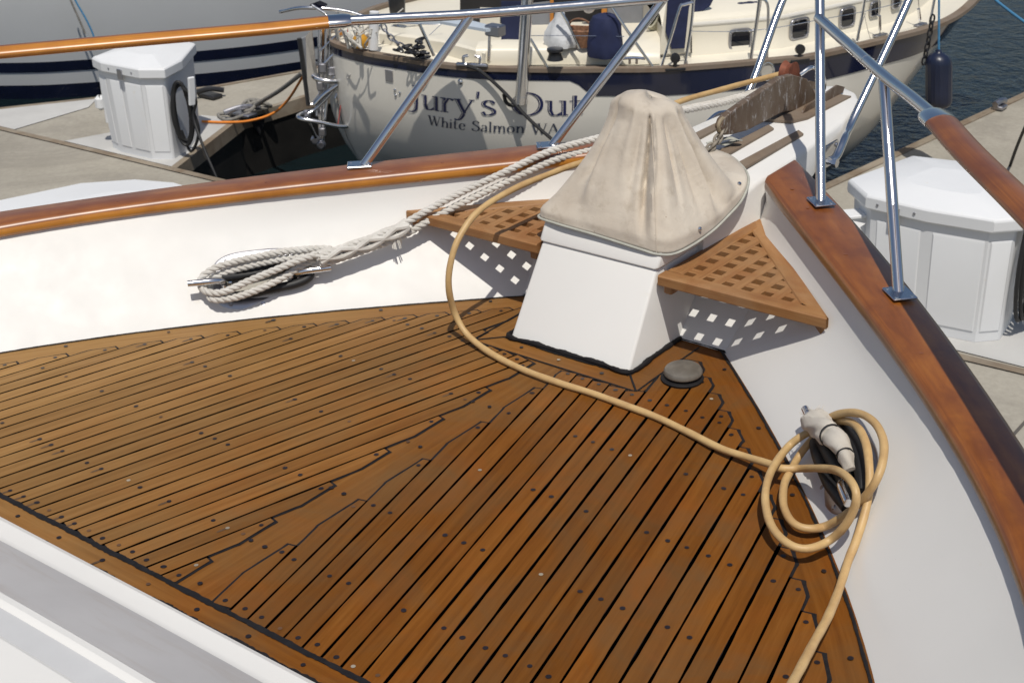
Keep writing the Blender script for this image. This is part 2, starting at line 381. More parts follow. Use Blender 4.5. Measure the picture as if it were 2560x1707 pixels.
# ---- teak deck ----
PITCH = .0465; DIR = V(-.2259, .97415); NRM = V(.97415, .2259)
OFF0 = NRM @ V(.428, 2.09)
YA, YF = 1.388, 2.552
def wm(y):
    dw = (wdeck(y+.02) - wdeck(y-.02))/.04
    return wdeck(y) - .072*math.sqrt(1 + dw*dw)
def inside(x, y):
    ax = abs(x)
    if y < YA or ax > wm(y) or ax < .043: return False
    if ax < .252: return y < YF
    return y < 2.845
deck = MB(); random.seed(11)
def nz(seed, s, f=9.0):
    return (math.sin(s*f*2.1 + seed*1.7) + math.sin(s*f*4.7 + seed*3.1)*.6 + math.sin(s*f*11.3 + seed*5.3)*.45)/2.05
bungs = []
for side in (1, -1):
    gapw = {}
    if side == 1: D_, N_, PITCH_, O_ = DIR, NRM, PITCH, OFF0
    else: D_ = V(-.2504, .96815); N_ = V(.96815, .2504); PITCH_ = .0442; O_ = N_ @ V(.497, 1.385)
    for k in range(-24, 30):
        v0 = O_ + k*PITCH_; v1 = v0 + PITCH_
        for kk in (k, k+1):
            if kk not in gapw: gapw[kk] = (random.uniform(.0025, .0036) if side == 1 else random.uniform(.0022, .0031), random.random()*50)
        def pt(s_, v_):
            p = D_*s_ + N_*v_; return p[0]*side, p[1]
        # walk along the plank; at each station find how much of its width lies on the deck
        stn_all = np.arange(.9, 3.2, .0105); spans = []
        fr = [i/16 for i in range(17)]
        def ins(s_, f):
            x, y = pt(s_, v0 + PITCH_*f); return x*side > 0 and inside(x, y)
        for s_ in stn_all:
            fl = [ins(s_, f) for f in fr]
            if not any(fl): spans.append(None); continue
            # longest run
            best = None; cur = None
            for i, q in enumerate(fl + [False]):
                if q: cur = [i, i] if cur is None else [cur[0], i]
                elif cur:
                    if best is None or cur[1]-cur[0] > best[1]-best[0]: best = cur
                    cur = None
            a_, b_ = fr[best[0]], fr[best[1]]
            if a_ > 0:
                lo, hi = a_ - 1/16, a_
                for _ in range(7):
                    m_ = (lo+hi)/2
                    if ins(s_, m_): hi = m_
                    else: lo = m_
                a_ = hi
            if b_ < 1:
                lo, hi = b_, b_ + 1/16
                for _ in range(7):
                    m_ = (lo+hi)/2
                    if ins(s_, m_): lo = m_
                    else: hi = m_
                b_ = lo
            spans.append((a_, b_))
        good = [i for i, q in enumerate(spans) if q and q[1]-q[0] > .38]
        if len(good) < 7: continue
        # longest contiguous good run
        runs = []; st_ = good[0]; pr = good[0]
        for g_ in good[1:] + [10**6]:
            if g_ != pr + 1: runs.append((st_, pr)); st_ = g_
            pr = g_
        r0, r1 = max(runs, key=lambda q: q[1]-q[0])
        if r1 - r0 < 7: continue
        smin, emax = stn_all[r0], stn_all[r1]
        # slide ends square-cut by y limits out to the true limit
        tone = random.random(); uo = random.random()*30
        for layer in (0, 1):
            z = .0012 if layer == 0 else .0024; ex_ = .0045
            rows = []; uvs = []
            for i in range(r0, r1+1):
                s_ = stn_all[i]; a_, b_ = spans[i]
                so = s_ + (0 if layer else (-ex_ if i == r0 else (ex_*1.3 if i == r1 else 0)))
                g0 = gapw[k][0]*(1 + .3*nz(gapw[k][1], s_)); g1 = gapw[k+1][0]*(1 + .3*nz(gapw[k+1][1], s_))
                if layer == 0: va, vb = v0 + PITCH_*a_ - (.0036 if a_ < .01 else .0062) - .0008*nz(k, s_, 14), v0 + PITCH_*b_ + (.0036 if b_ > .99 else (.0078 if side > 0 else .0052)) + .0010*nz(k+3, s_, 14)
                else:
                    va = v0 + PITCH_*a_ + (g0 if a_ < .01 else .0008); vb = v0 + PITCH_*b_ - (g1 if b_ > .99 else .0008)
                if vb - va < .003: continue
                pa, pb = pt(so, va), pt(so, vb); m_ = pt(so, (va+vb)/2)
                # ends at the king plank, fore and aft margins are cut parallel to them
                rows.append([V(pa[0], pa[1], z), V(m_[0], m_[1], z), V(pb[0], pb[1], z)])
                uvs.append([(s_ + uo, va), (s_ + uo, (va+vb)/2), (s_ + uo, vb)])
            for rw in rows:
                for p in rw: p[1] = min(max(p[1], YA - (.001 if layer else .004)), 2.9)
            if len(rows) > 2: deck.quadgrid(rows, 1 if layer == 0 else 0, False, uvs, tone, smooth=False)
        # bungs where the deck beams cross
        for yb in (2.76, 2.532, 2.294, 2.056, 1.818, 1.585, 1.412):
            if yb in (2.294, 2.056, 1.818, 1.585, 2.76) and random.random() < .46: continue
            vm = (v0+v1)/2 + random.uniform(-.003, .003); s_ = (yb - N_[1]*vm)/D_[1]
            x, y = pt(s_, vm)
            if smin + .01 < s_ < emax - .008 and inside(x*1.0, y): bungs.append((x, y + random.uniform(-.004, .004)))
        # nib fastening
        for sx in (emax - .028,):
            vm = (v0+v1)/2; x, y = pt(sx, v0 + PITCH_*.5)
            if (abs(abs(x) - wm(y)) < .05 or abs(x) < .1) and not any((q[0]-x)**2 + (q[1]-y)**2 < .02**2 for q in bungs): bungs.append(pt(sx, v0 + PITCH_*(.35 if abs(x) > .2 else .68)))
# base timbers (king plank, covering boards, margins)
def strip(rows, uvs, tone): deck.quadgrid(rows, 0, False, uvs, tone, smooth=False)
ysl = list(np.linspace(YA-.03, YF+.03, 20))
strip([[V(-.12, y, 0), V(.12, y, 0)] for y in ysl], [[(y, 5), (y, 5.24)] for y in ysl], .55)
for s in (1, -1):
    yl = list(np.linspace(.9, 2.88, 60))
    strip([[V(s*(wm(y)-.06), y, 0), V(s*(wdeck(y)+.01), y, 0)] for y in yl], [[(y*1.2, 9+s), (y*1.2, 9.13+s)] for y in yl], .62 if s < 0 else .42)
    strip([[V(s*.17, y, .0004), V(s*.262, y, .0004)] for y in (2.54, 2.65, 2.75, 2.87)], [[(y, 12+s), (y, 12.09+s)] for y in (2.54, 2.65, 2.75, 2.87)], .5)
strip([[V(x, YF, .0006), V(x, 2.64, .0006)] for x in np.linspace(-.25, .25, 9)], [[(x, 15), (x, 15.09)] for x in np.linspace(-.25, .25, 9)], .75)
xs = list(np.linspace(-1.5, 1.5, 40))
strip([[V(x, 1.28, .0014), V(x, YA-.004, .0014)] for x in xs], [[(x, 18), (x, 18.1)] for x in xs], .8)
def ribbon(path, wd, z, amp=.4, mi=1, seed=0):
    P = [np.array((p[0], p[1], z)) for p in path]; P = resample(P, .006); rows = []
    for i, p in enumerate(P):
        t = nrm(P[min(i+1, len(P)-1)] - P[max(i-1, 0)]); n = V(-t[1], t[0], 0)
        a = wd*.5*(1 + amp*nz(seed, i*.006, 12) + amp*.5*random.uniform(-1, 1)); b = wd*.5*(1 + amp*nz(seed+9, i*.006, 15) + amp*.5*random.uniform(-1, 1))
        rows.append([p - n*a, p + V(0, 0, .0008), p + n*b])
    deck.quadgrid(rows, mi, False, None, .5, smooth=False)
for s in (1, -1):
    ribbon([(s*(wdeck(y)-.001), y) for y in np.linspace(.95, 2.87, 60)], .0065, .0030, .3, seed=s)
    ribbon([(s*.184, 2.625), (s*.252, 2.552)], .005, .0032, .2)
    ribbon([(s*.252, 2.552), (s*.25, 2.62), (s*.25, 2.84)], .0045, .0031, .25)
    ribbon([(s*.187, 2.62), (s*.184, 2.86)], .014, .0034, .25, seed=4)
    ribbon([(s*.18, 2.862), (s*.26, 2.862), (s*.33, 2.858)], .016, .0036, .35, seed=6)
ribbon([(-.19, 2.618), (0, 2.616), (.19, 2.618)], .017, .0034, .3, seed=2)
ribbon([(-.25, YF), (.25, YF)], .005, .0031, .2)
ribbon([(x, YA) for x in (-1.5, 0, 1.5)], .0125, .0034, .3, seed=8)
ribbon([(x, 1.334 + .004*math.sin(x*3)) for x in np.linspace(-1.5, 1.5, 20)], .011, .0034, .55, seed=12)
# sheet underneath and odd fillings
deck.quadgrid([[V(-wdeck(y), y, -.002), V(wdeck(y), y, -.002)] for y in np.linspace(1.0, 2.9, 20)], 1, False, None, .5, False)
def disc(x, y, r, z, mi, sx=1.0, ang=0):
    n = 12; c, s_ = math.cos(ang), math.sin(ang)
    vs = [V(x + (c*math.cos(t)*r*sx - s_*math.sin(t)*r), y + (s_*math.cos(t)*r*sx + c*math.sin(t)*r), z) for t in [2*math.pi*i/n for i in range(n)]]
    deck.add(vs, [list(range(n))], mi, [(0, 0)]*n, .5, False)
for x, y in [(-.037, 2.293), (.012, 2.295), (-.036, 2.062), (.002, 2.06), (-.039, 1.819), (0, 1.817), (-.03, 1.58), (.01, 1.58), (0, 1.42), (.0, 2.585), (-.12, 2.59), (.13, 2.585)]: bungs.append((x, y))
for i, x in enumerate(np.arange(-1.2, 1.3, .14)): bungs.append((x, 1.36))
for s in (1, -1):
    for y in np.arange(1.3, 2.8, .21): bungs.append((s*(wdeck(y)-.03), y))
for i, (x, y) in enumerate(bungs):
    if (x-.3)**2 + (y-2.66)**2 < .05**2: continue
    q = random.random()
    if q < .86: disc(x, y, random.uniform(.0048, .0057), .0036, 2, random.uniform(1, 1.25) if random.random() < .3 else 1, random.random()*3)
    elif q < .94: disc(x, y, .0045, .0036, 3)
    else: disc(x, y, .0045, .0036, 4)
    if x < -.1 and random.random() < .3: disc(x-.004, y-.012, .0032, .0030, 5, 4.0, 1.3)
bungdark = simple('dark_bung', (.018, .012, .012), .35, var=.3)
bunglight = simple('bare_screw_head', (.3, .26, .2), .4, var=.3)
bungwood = simple('wood_bung', (.11, .055, .025), .5, var=.3)
stainm = simple('dark_wood_stain', (.1, .055, .025), .5, var=.3)
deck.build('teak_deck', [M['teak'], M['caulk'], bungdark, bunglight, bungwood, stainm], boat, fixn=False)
# raised bead of sealant round the pedestal foot
mb = MB()
P = cat([(-.185, 2.86, .004), (-.186, 2.74, .005), (-.187, 2.622, .006), (-.1, 2.619, .007), (0, 2.619, .006), (.1, 2.619, .008), (.187, 2.621, .007), (.186, 2.74, .005), (.185, 2.858, .005)], 14)
mb.tube(P, .0062, 8, 0, True, [1 + .4*nz(3, i*.03, 8) for i in range(len(P))]); mb.build('sealant_bead', M['caulk'], boat)

# ---- cap rails ----
def capsec(pi, po, z, th=.036):
    """cross-section between inner and outer plan points; rounded edges"""
    d = nrm(po - pi); L = np.linalg.norm(po - pi); out = []
    for a, b in ((0, .012), (.003, .004), (.012, 0), (L-.012, 0), (L-.003, .004), (L, .012), (L, th-.012), (L-.004, th-.004), (L-.014, th), (.016, th+.0006), (.006, th-.004), (.001, th-.011)):
        q = pi + d*a; out.append(V(q[0], q[1], z + b))
    return out
for s in (1, -1):
    mb = MB(); rows = []; uvs = []; L = 0
    for i, y in enumerate(np.concatenate([np.arange(.5, 3.12, .06), [3.15, 3.17, 3.185, 3.195, 3.2]])):
        yo = y*1.0 + .085 + .05*max(0, (y-2.6)/.6) + .05*max(0, (y-3)/.2)
        pi_ = V(s*wcap(y), y, 0); po = V(s*wout(yo), yo, 0)
        sec = capsec(pi_, po, zcap(y)); rows.append(sec); uvs.append([(y*1.3, j*.02) for j in range(len(sec))])
    mb.quadgrid(rows, 0, True, uvs); n = len(rows[0])
    for k in range(len(mb.f)):
        if k % n in (6, 7, 8, 9, 10): mb.m[k] = 1
    mb.add(rows[-1], [list(range(n))], 0, uvs[-1], None, False); mb.add(rows[0], [list(range(n))[::-1]], 0, uvs[0], None, False)
    cr = mb.build('cap_rail', [M['varn'], M['varntop']] if s < 0 else [M['varnedge'], M['varnred']], boat, auto=50)
    # plugs in the cap
    for y in (1.95, 2.2, 2.5, 2.85, 3.05, 3.14):
        pm = MB(); x = s*(wcap(y)*.6 + wout(y+.1)*.4); pm.lathe([(.0048, 0), (.0048, .0008), (.001, .001)], (x, y + .03, zcap(y) + .036), seg=14)
        pm.build('wood_plug', M['varnred'], cr)

# ---- pedestal box ----
mb = MB()
def rrow(y0, hw, z, y1=3.2, r=.008):
    return [V(hw, y1, z), V(hw, y0+r, z), V(hw-r*.3, y0+r*.3, z), V(hw-r, y0, z), V(-hw+r, y0, z), V(-hw+r*.3, y0+r*.3, z), V(-hw, y0+r, z), V(-hw, y1, z)]
mb.quadgrid([rrow(2.623, .182, 0), rrow(2.690, .1785, .112), rrow(2.7535, .1745, .2175), rrow(2.757, .1735, .2225), rrow(2.764, .168, .224)], 0, False)
body = mb.build('pedestal', M['gel'], boat, auto=50)
mb = MB()
mb.quadgrid([rrow(2.764, .168, .2245), rrow(2.7555, .1745, .2250), rrow(2.7525, .1785, .228), rrow(2.7535, .180, .232), rrow(2.783, .180, .283), rrow(2.790, .176, .290), rrow(2.80, .16, .291)], 0, False)
mb.add([V(.16, 2.8, .291), V(-.16, 2.8, .291), V(-.16, 3.2, .291), V(.16, 3.2, .291)], [[0, 1, 2, 3]])
mb.build('pedestal_lid', M['gel'], boat, auto=50)

# ---- bow platform ----
plat = MB(); rows = []
for y, hw, zt, zb in ((2.95, .19, .28, -.1), (3.12, .195, .30, -.05), (3.2, .200, .322, 0.0), (3.27, .202, .326, .05), (3.4, .196, .329, .13), (3.5, .19, .331, .2), (3.6, .182, .333, .235), (3.75, .168, .336, .25), (3.88, .148, .338, .262), (3.97, .118, .34, .272), (4.03, .08, .34, .285), (4.06, .035, .34, .3), (4.065, .01, .34, .31)):
    r = .012
    rows.append([V(-hw*.8, y, zb), V(-hw, y, zb+.02), V(-hw, y, zt-r), V(-hw+r*.4, y, zt-r*.3), V(-hw+min(r, hw*.5), y, zt), V(0, y, zt+.001), V(hw-min(r, hw*.5), y, zt), V(hw-r*.4, y, zt-r*.3), V(hw, y, zt-r), V(hw, y, zb+.02), V(hw*.8, y, zb)])
plat.quadgrid(rows, 0, True); n = len(rows[0]); plat.add(rows[-1], [list(range(n))]); plat.add(rows[0], [list(range(n))])
platform = plat.build('bow_platform', M['gel'], boat, auto=50)
for x0, x1 in ((.002, .040), (.098, .134), (-.134, -.098)):
    mb = MB(); mb.prism([(x0, 3.27), (x1, 3.245), (x1-.004, 3.585), (x1-.006, 3.592), (x0+.002, 3.615)], .331, .338); mb.build('tread_strip', M['teakgray'], platform)

# ---- pulpit ----
pul = bpy.data.objects.new('pulpit', None); COL.objects.link(pul); pul.parent = boat; pul.empty_display_size = .1
def plate(c, z, dirv, name='base_plate', L=.034, Wd=.027):
    mb = MB(); d = nrm(V(dirv[0], dirv[1], 0)); n = V(-d[1], d[0], 0); up = V(0, 0, 1)
    mb.box((c[0], c[1], z + .0022), L, Wd, .0022, (d, n, up), bev=.0016)
    for a in (-1, 1):
        for b in (-1, 1): mb.lathe([(.0045, 0), (.004, .0014), (.001, .0022)], V(c[0], c[1], z + .0044) + d*a*L*.72 + n*b*Wd*.66, seg=10)
    mb.build(name, M['steel'], pul, auto=30)
R25 = .0128
for s in (1, -1):
    def leg(a, b, z):
        mb = MB(); mb.tube([a, b], R25, 20); a = np.array(a, float)
        t = nrm(np.array(b) - a); mb.tube([a - V(0, 0, .002), a + t*.004], R25 + .003, 20)
        mb.build('stanchion', M['steel'], pul)
        plate(a, z, V(-.74*s, .68, 0))
    leg((s*.799, 2.749, .300), (s*.601, 3.025, .704), .3165)
    leg((s*.421, 3.123, .322), (s*.234 - s*.06, 3.428 + .105, .71 + .135), .3360)
    # upper rail
    mb = MB(); P = cat([(s*.853, 2.745, .711), (s*.73, 2.885, .7075), (s*.601, 3.025, .704), (s*.42, 3.225, .706), (s*.234, 3.428, .71)], 8)
    mb.tube(P, R25 + .0008, 20)
    i = int(len(P)*.62); mb.tube([P[i]-nrm(P[i+1]-P[i])*.002, P[i]+nrm(P[i+1]-P[i])*.002], R25 + .0018, 20)
    mb.build('rail', M['steel'], pul)
    # socket for the timber
    d = nrm(V(-s*.66, .75, 0)); c0 = V(s*.853, 2.745, .711)
    mb = MB(); sec = [(.033*math.cos(a)*(1 + .1*math.cos(2*a)), .0185*math.sin(a)) for a in [2*math.pi*k/24 for k in range(24)]]
    mb.sweep([c0 - d*.012, c0 + d*.03, c0 + d*.048], sec, (0, 0, 1), scale=[1, 1, .86]); mb.build('socket', M['steel'], pul, auto=40)
    # forward leg bolted to the platform side, with the bent foot
    f0 = V(s*.187, 3.60, .275); mb = MB()
    P = cat([f0 + V(s*.03, -.02, 0), f0 + V(s*.032, .02, .003), f0 + V(s*.022, .085, .035), V(s*.18, 3.80, .335), V(s*.196, 4.03, .572), V(s*.20, 4.25, .80)], 8)
    mb.tube(P, R25*.95, 18); mb.build('stanchion', M['steel'], pul)
    mb = MB(); mb.box(f0 + V(s*.0045, .02, .0), .002, .06, .034, bev=.0015)
    for dy, dz in ((-.04, .02), (-.04, -.02), (.07, .02), (.07, -.02)): mb.lathe([(.007, 0), (.006, .004), (.002, .006)], f0 + V(s*.006, dy, dz), (s, 0, 0), 10)
    mb.tube([f0 + V(s*.0, -.022, 0), f0 + V(s*.055, -.022, 0)], .008, 6); mb.tube([f0 + V(s*.044, -.022, 0), f0 + V(s*.056, -.022, 0)], .014, 6)
    mb.build('base_plate', M['steel'], pul, auto=30)
# upper forward hoop joining both sides above the frame
mb = MB(); mb.tube(cat([(-.174, 3.533, .845), (-.12, 3.75, .90), (-.2, 4.25, .80), (0, 4.42, .80), (.2, 4.25, .80)], 8)[16:], R25, 14)
mb.build('rail', M['steel'], pul)

# ---- timber hand rails ----
for s in (1, -1):
    d = nrm(V(-s*.66, .75, 0)); c0 = V(s*.853, 2.745, .711) - d*.010
    pts = [c0]
    for y in (2.6, 2.4, 2.2, 2.0, 1.7, 1.3, .8):
        t = y - 2.5; pts.append(V(s*(1.0557 - .849*t - .046*t*t) if y > 1.8 else s*(1.0557 - .849*t*1.0 - .046*t*t), y, .709 - .01*(2.75-y)))
    mb = MB(); sec = [(.0315*math.cos(a)*(1 + .1*math.cos(2*a)), .0168*math.sin(a)) for a in [2*math.pi*k/24 for k in range(24)]]
    P = cat(pts, 6); mb.sweep(P, sec, (0, 0, 1))
    for k in range(len(mb.f)-2):
        if (1 <= k % 24 <= 6 if s < 0 else k % 24 <= 10): mb.m[k] = 1
    mb.build('handrail', [M['varn'], M['varntop']] if s < 0 else [M['varnedge'], M['varnred']], boat, auto=60)

# ---- hawse cleats in the bulwarks ----
def bulwark_frame(y, t, s):
    a = V(s*wdeck(y), y, 0); b = V(s*wcap(y), y, zcap(y)); p = a*(1-t) + b*t
    y2 = y + .05; a2 = V(s*wdeck(y2), y2, 0); b2 = V(s*wcap(y2), y2, zcap(y2)); p2 = a2*(1-t) + b2*t
    u = nrm(p2 - p); v = b - a; v = nrm(v - u*np.dot(u, v)); n = nrm(np.cross(u, v)); n = n if n[0]*s < 0 else -n
    return p, u, v, n
shell_in = simple('hawse_lining', (.45, .42, .36), .6, var=.2)
green = simple('green_lamp_lens', (.0, .16, .1), .15, var=.15)
CL = {}
for s in (1, -1):
    p, u, v, n = bulwark_frame(2.37, .30, s); u = nrm(V(-.237*s, .286, 0)); v = nrm(v - u*np.dot(u, v)); n = nrm(np.cross(u, v)); n = n if n[0]*s < 0 else -n
    p = V(.8285*s, 2.37, .111) - n*.050
    CL[s] = (p, u, v, n)
    def L3(a, b, c): return p + u*a + v*b + n*c
    cl = bpy.data.objects.new('mooring_cleat', None); COL.objects.link(cl); cl.parent = boat; cl.empty_display_size = .05
    mb = MB(); K = 48
    def ov(ra, rb, a):
        c, s_ = math.cos(a), math.sin(a); e = .62
        return ra*math.copysign(abs(c)**e, c), rb*math.copysign(abs(s_)**e, s_)
    rows = []
    for ra, rb, h in ((.128, .083, 0), (.128, .083, .003), (.124, .079, .0055), (.100, .052, .0055), (.094, .046, .002), (.090, .043, -.004)):
        rows.append([L3(*ov(ra, rb, 2*math.pi*k/K), h) for k in range(K)])
    mb.quadgrid(rows, 0, True)
    for a, b in ((0, .067), (0, -.067), (.085, .06), (-.085, .06), (.085, -.06), (-.085, -.06)): mb.lathe([(.006, 0), (.005, .0015), (.002, .001)], L3(a, b, .0055), n, 10)
    mb.build('flange', M['steelrough'], cl, auto=40)
    mb = MB()
    rows = [[L3(*ov(.091, .044, 2*math.pi*k/K), .0058) for k in range(K)], [L3(*ov(.088, .041, 2*math.pi*k/K), .0032) for k in range(K)]]
    mb.quadgrid(rows, 0, True); mb.add(rows[-1], [list(range(K))], 0); mb.build('opening', [shell_in], cl)
    for q in (-1, 1):
        mb = MB(); P = cat([L3(q*.085, 0, .004), L3(q*.098, 0, .030), L3(q*.12, 0, .044), L3(q*.155, 0, .048), L3(q*.19, .0, .050)], 6)
        mb.tube(P, .0115, 14, 0, True, [1.5 if i < 4 else 1 - .25*i/len(P) for i in range(len(P))]); mb.build('horn', M['steel'], cl)
    if s < 0:
        mb = MB(); mb.tube([L3(-.03, -.03, .005), L3(.035, -.027, .005)], .008, 12); mb.build('navigation_light', green, cl)

# ---- deck vent ----
N = NT('dull_bronze'); v_ = coords(N); a_ = noise(N, v_, 25, 5, .6)
N.l(ramp(N, a_, [(.3, (.13, .115, .095)), (.7, (.21, .19, .16))]), N.b.inputs['Base Color']); N.b.inputs['Roughness'].default_value = .42; N.b.inputs['Metallic'].default_value = .25
M['bronze'] = N.m
mb = MB(); mb.lathe([(.05, 0), (.052, .006), (.046, .010), (.03, .011)], (.308, 2.667, .002), seg=40, mi=0); vent = mb.build('deck_plate', M['caulk'], boat)
mb = MB(); mb.lathe([(.030, .010), (.044, .0165), (.0465, .020), (.0465, .025), (.043, .031), (.034, .0345), (.018, .0365), (.004, .037)], (.31, 2.668, .002), (.0, -.05, 1), 40); mb.build('deck_vent', M['bronze'], boat)

# ---- cabin trunk at lower left ----
mb = MB(); rows = []
prof = [(1.336, .003), (1.330, .012), (1.318, .019), (1.285, .020), (1.274, .022), (1.268, .026), (1.20, .055), (1.15, .074), (1.118, .086), (1.112, .094), (1.106, .1), (1.092, .103), (1.085, .101), (1.080, .097), (1.05, .099), (1.028, .101), (1.02, .106), (.9, .115), (.3, .135), (-.8, .15)]
for x in np.linspace(-1.35, 1.35, 28):
    b = -.055*x*x*.6
    rows.append([V(x, y + (b if y < 1.33 else 0)*min(1, (1.336-y)*8), z) for y, z in prof])
mb.quadgrid(rows, 0); m_ = len(prof) - 1
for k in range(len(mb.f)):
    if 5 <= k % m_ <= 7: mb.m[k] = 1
    if 13 <= k % m_ <= 14: mb.m[k] = 2  # paler grey strip behind the white rim
N = NT('shade_grey_trunk'); v_ = coords(N); a_ = noise(N, v_, 2.5, 6, .6); st_ = noise(N, coords(N, 'Object', (1.5, 9, 9)), 2.4, 6, .7, .4)  # shade on the trunk front, put into a grey colour
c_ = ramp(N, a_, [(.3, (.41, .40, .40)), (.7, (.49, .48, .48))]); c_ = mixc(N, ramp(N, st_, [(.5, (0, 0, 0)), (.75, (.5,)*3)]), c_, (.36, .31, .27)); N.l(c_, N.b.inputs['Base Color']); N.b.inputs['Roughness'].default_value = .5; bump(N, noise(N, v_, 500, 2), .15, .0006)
mb.build('cabin_trunk', [M['gel'], N.m, simple('pale_grey_strip', (.55, .55, .55), .4, var=.05)], boat, auto=25)
# =====================================================================
# LOOSE THINGS ON THE FOREDECK
# =====================================================================
# ---- triangular seat gratings ----
def make_grating(s, label):
    g = thing('seat_grating', label, 'grating', group='triangular seat gratings either side of the pedestal')
    zt = .2165; th = .028; fw = .041
    A = V(s*.184, 2.747); B = V(s*.645, 2.747); Cc = V(s*.184, 3.243)
    def beam(name, p, q, side, w1=fw, e0=0, e1=0, z0=zt, tone=0):
        mb = MB(); p3 = V(p[0], p[1], 0); q3 = V(q[0], q[1], 0); d = nrm(q3-p3); n = V(-d[1], d[0], 0)*side; L = np.linalg.norm(q3-p3)
        rows = []; uvs = []
        for t in np.linspace(0, 1, 9):
            a0 = e0*(1-t); a1 = L*t
            base = p3 + d*L*t
            sh0 = 0; sh1 = w1
            # mitre the ends
            m0 = w1*e0 if t == 0 else 0; m1 = w1*e1 if t == 1 else 0
            i0 = base; i1 = base + n*w1 + d*(m0) - d*(m1)
            r_ = .0035
            sec = [i0 + V(0, 0, z0-th+r_), i0*(1) + n*r_ + V(0, 0, z0-th), i1 - n*r_ + V(0, 0, z0-th), i1 + V(0, 0, z0-th+r_), i1 + V(0, 0, z0-r_), i1 - n*r_ + V(0, 0, z0), i0 + n*r_ + V(0, 0, z0), i0 + V(0, 0, z0-r_)]
            rows.append(sec); uvs.append([(L*t + tone, j*.01) for j in range(8)])
        mb.quadgrid(rows, 0, True, uvs, None, False)
        mb.add(rows[0], [list(range(8))[::-1]], 0, uvs[0], None, False); mb.add(rows[-1], [list(range(8))], 0, uvs[-1], None, False)
        return mb.build(name, M['teakplain'], g, auto=20)
    # aft bar, inboard bar, diagonal bar
    beam('frame_bar', A, B - V(s*.012, 0), s, e0=.0, e1=1.0, tone=1)
    beam('frame_bar', A + V(0, fw), Cc - V(0, .03), -s, w1=.0435, e0=0, e1=1.1, z0=zt-.0008, tone=5)
    bd = nrm(Cc - B); beam('frame_bar', B + bd*.018, Cc - bd*.012, s, w1=.043, e0=2.0, e1=1.0, z0=zt-.0016, tone=9)
    # lattice
    p = .053; hx, hy = .2415, 2.8005; inner = lambda x, y: (abs(x) - .668)*.716 + (y - 2.747)*.698 < -.022
    mb = MB(); zl = zt - .0042
    def hyp(y): return .645 - (y - 2.747)*.93   # abs x of outer diagonal
    k = 0; by = .0262
    for j in range(-1, 9):                         # athwart slats
        y0 = hy + j*p + .0134; y1 = y0 + by
        xe = hyp(y1) - .02
        if xe < .215: break
        a, b = .205, xe; x0, x1 = sorted((s*a, s*b))
        vs = [V(x0, y0, zl-.024), V(x1, y0, zl-.024), V(x1, y1, zl-.024), V(x0, y1, zl-.024), V(x0, y0, zl-.0006), V(x1, y0, zl-.0006), V(x1, y1, zl-.0006), V(x0, y1, zl-.0006)]
        mb.add(vs, [[0, 3, 2, 1], [4, 5, 6, 7], [0, 1, 5, 4], [1, 2, 6, 5], [2, 3, 7, 6], [3, 0, 4, 7]], 0, [(v[0]+j*3, v[1]) for v in vs], None, False)
    for i in range(-1, 9):                         # fore and aft slats
        x0a = hx + i*p + .0134; x1a = x0a + by
        ye = 2.747 + (.645 - x1a)/.93 - .02
        if ye < 2.79: break
        x0, x1 = sorted((s*x0a, s*x1a)); y0, y1 = 2.775, ye
        vs = [V(x0, y0, zl-.0232), V(x1, y0, zl-.0232), V(x1, y1, zl-.0232), V(x0, y1, zl-.0232), V(x0, y0, zl), V(x1, y0, zl), V(x1, y1, zl), V(x0, y1, zl)]
        mb.add(vs, [[0, 3, 2, 1], [4, 5, 6, 7], [0, 1, 5, 4], [1, 2, 6, 5], [2, 3, 7, 6], [3, 0, 4, 7]], 0, [(v[1]+i*2, v[0]) for v in vs], None, False)
    mb.build('lattice', M['teakplain'], g, auto=20)
    # bearer blocks underneath
    mb = MB(); mb.box((s*.205, 2.80, .176), .012, .04, .0105, bev=.003); mb.build('bearer', M['teakplain'], g, auto=20)
    mb = MB(); d = nrm(V(-s*.7, .7, 0)); mb.box((s*.595, 2.795, .176), .045, .012, .0105, (d, V(-d[1], d[0], 0), V(0, 0, 1)), bev=.003); mb.build('bearer', M['teakplain'], g, auto=20)
    return g
make_grating(1, 'triangular teak grating beside the vent side of the white pedestal, fully in view')
make_grating(-1, 'triangular teak grating half hidden behind the canvas cover, under the white rope')

# ---- canvas cover ----
cov = thing('canvas_cover', 'tall folded beige canvas cover tied over the windlass on the white pedestal', 'canvas cover')
base = cat([(0, 2.766, .274), (.12, 2.766, .266), (.168, 2.770, .262), (.200, 2.795, .262), (.2135, 2.86, .267), (.2155, 2.95, .275), (.213, 3.03, .290), (.2105, 3.09, .305), (.207, 3.125, .326), (.190, 3.165, .338), (.155, 3.215, .3395), (.117, 3.254, .3395), (.06, 3.30, .340), (0, 3.32, .340), (-.08, 3.32, .340), (-.15, 3.295, .339), (-.204, 3.22, .325), (-.212, 3.1, .30), (-.214, 2.95, .280), (-.211, 2.84, .274), (-.2, 2.785, .277), (-.13, 2.767, .279)], 9, True)
cx, cy = .005, 2.985
NB = 200; L_ = base + [base[0]]
base = resample(L_, 100)  # dummy
Pb = np.array(L_); LL = np.concatenate([[0], np.cumsum(np.linalg.norm(np.diff(Pb, axis=0), axis=1))])
bp_ = [np.array([np.interp(t, LL, Pb[:, k]) for k in range(3)]) for t in np.linspace(0, LL[-1], NB, endpoint=False)]
rows = []; NT_ = 46
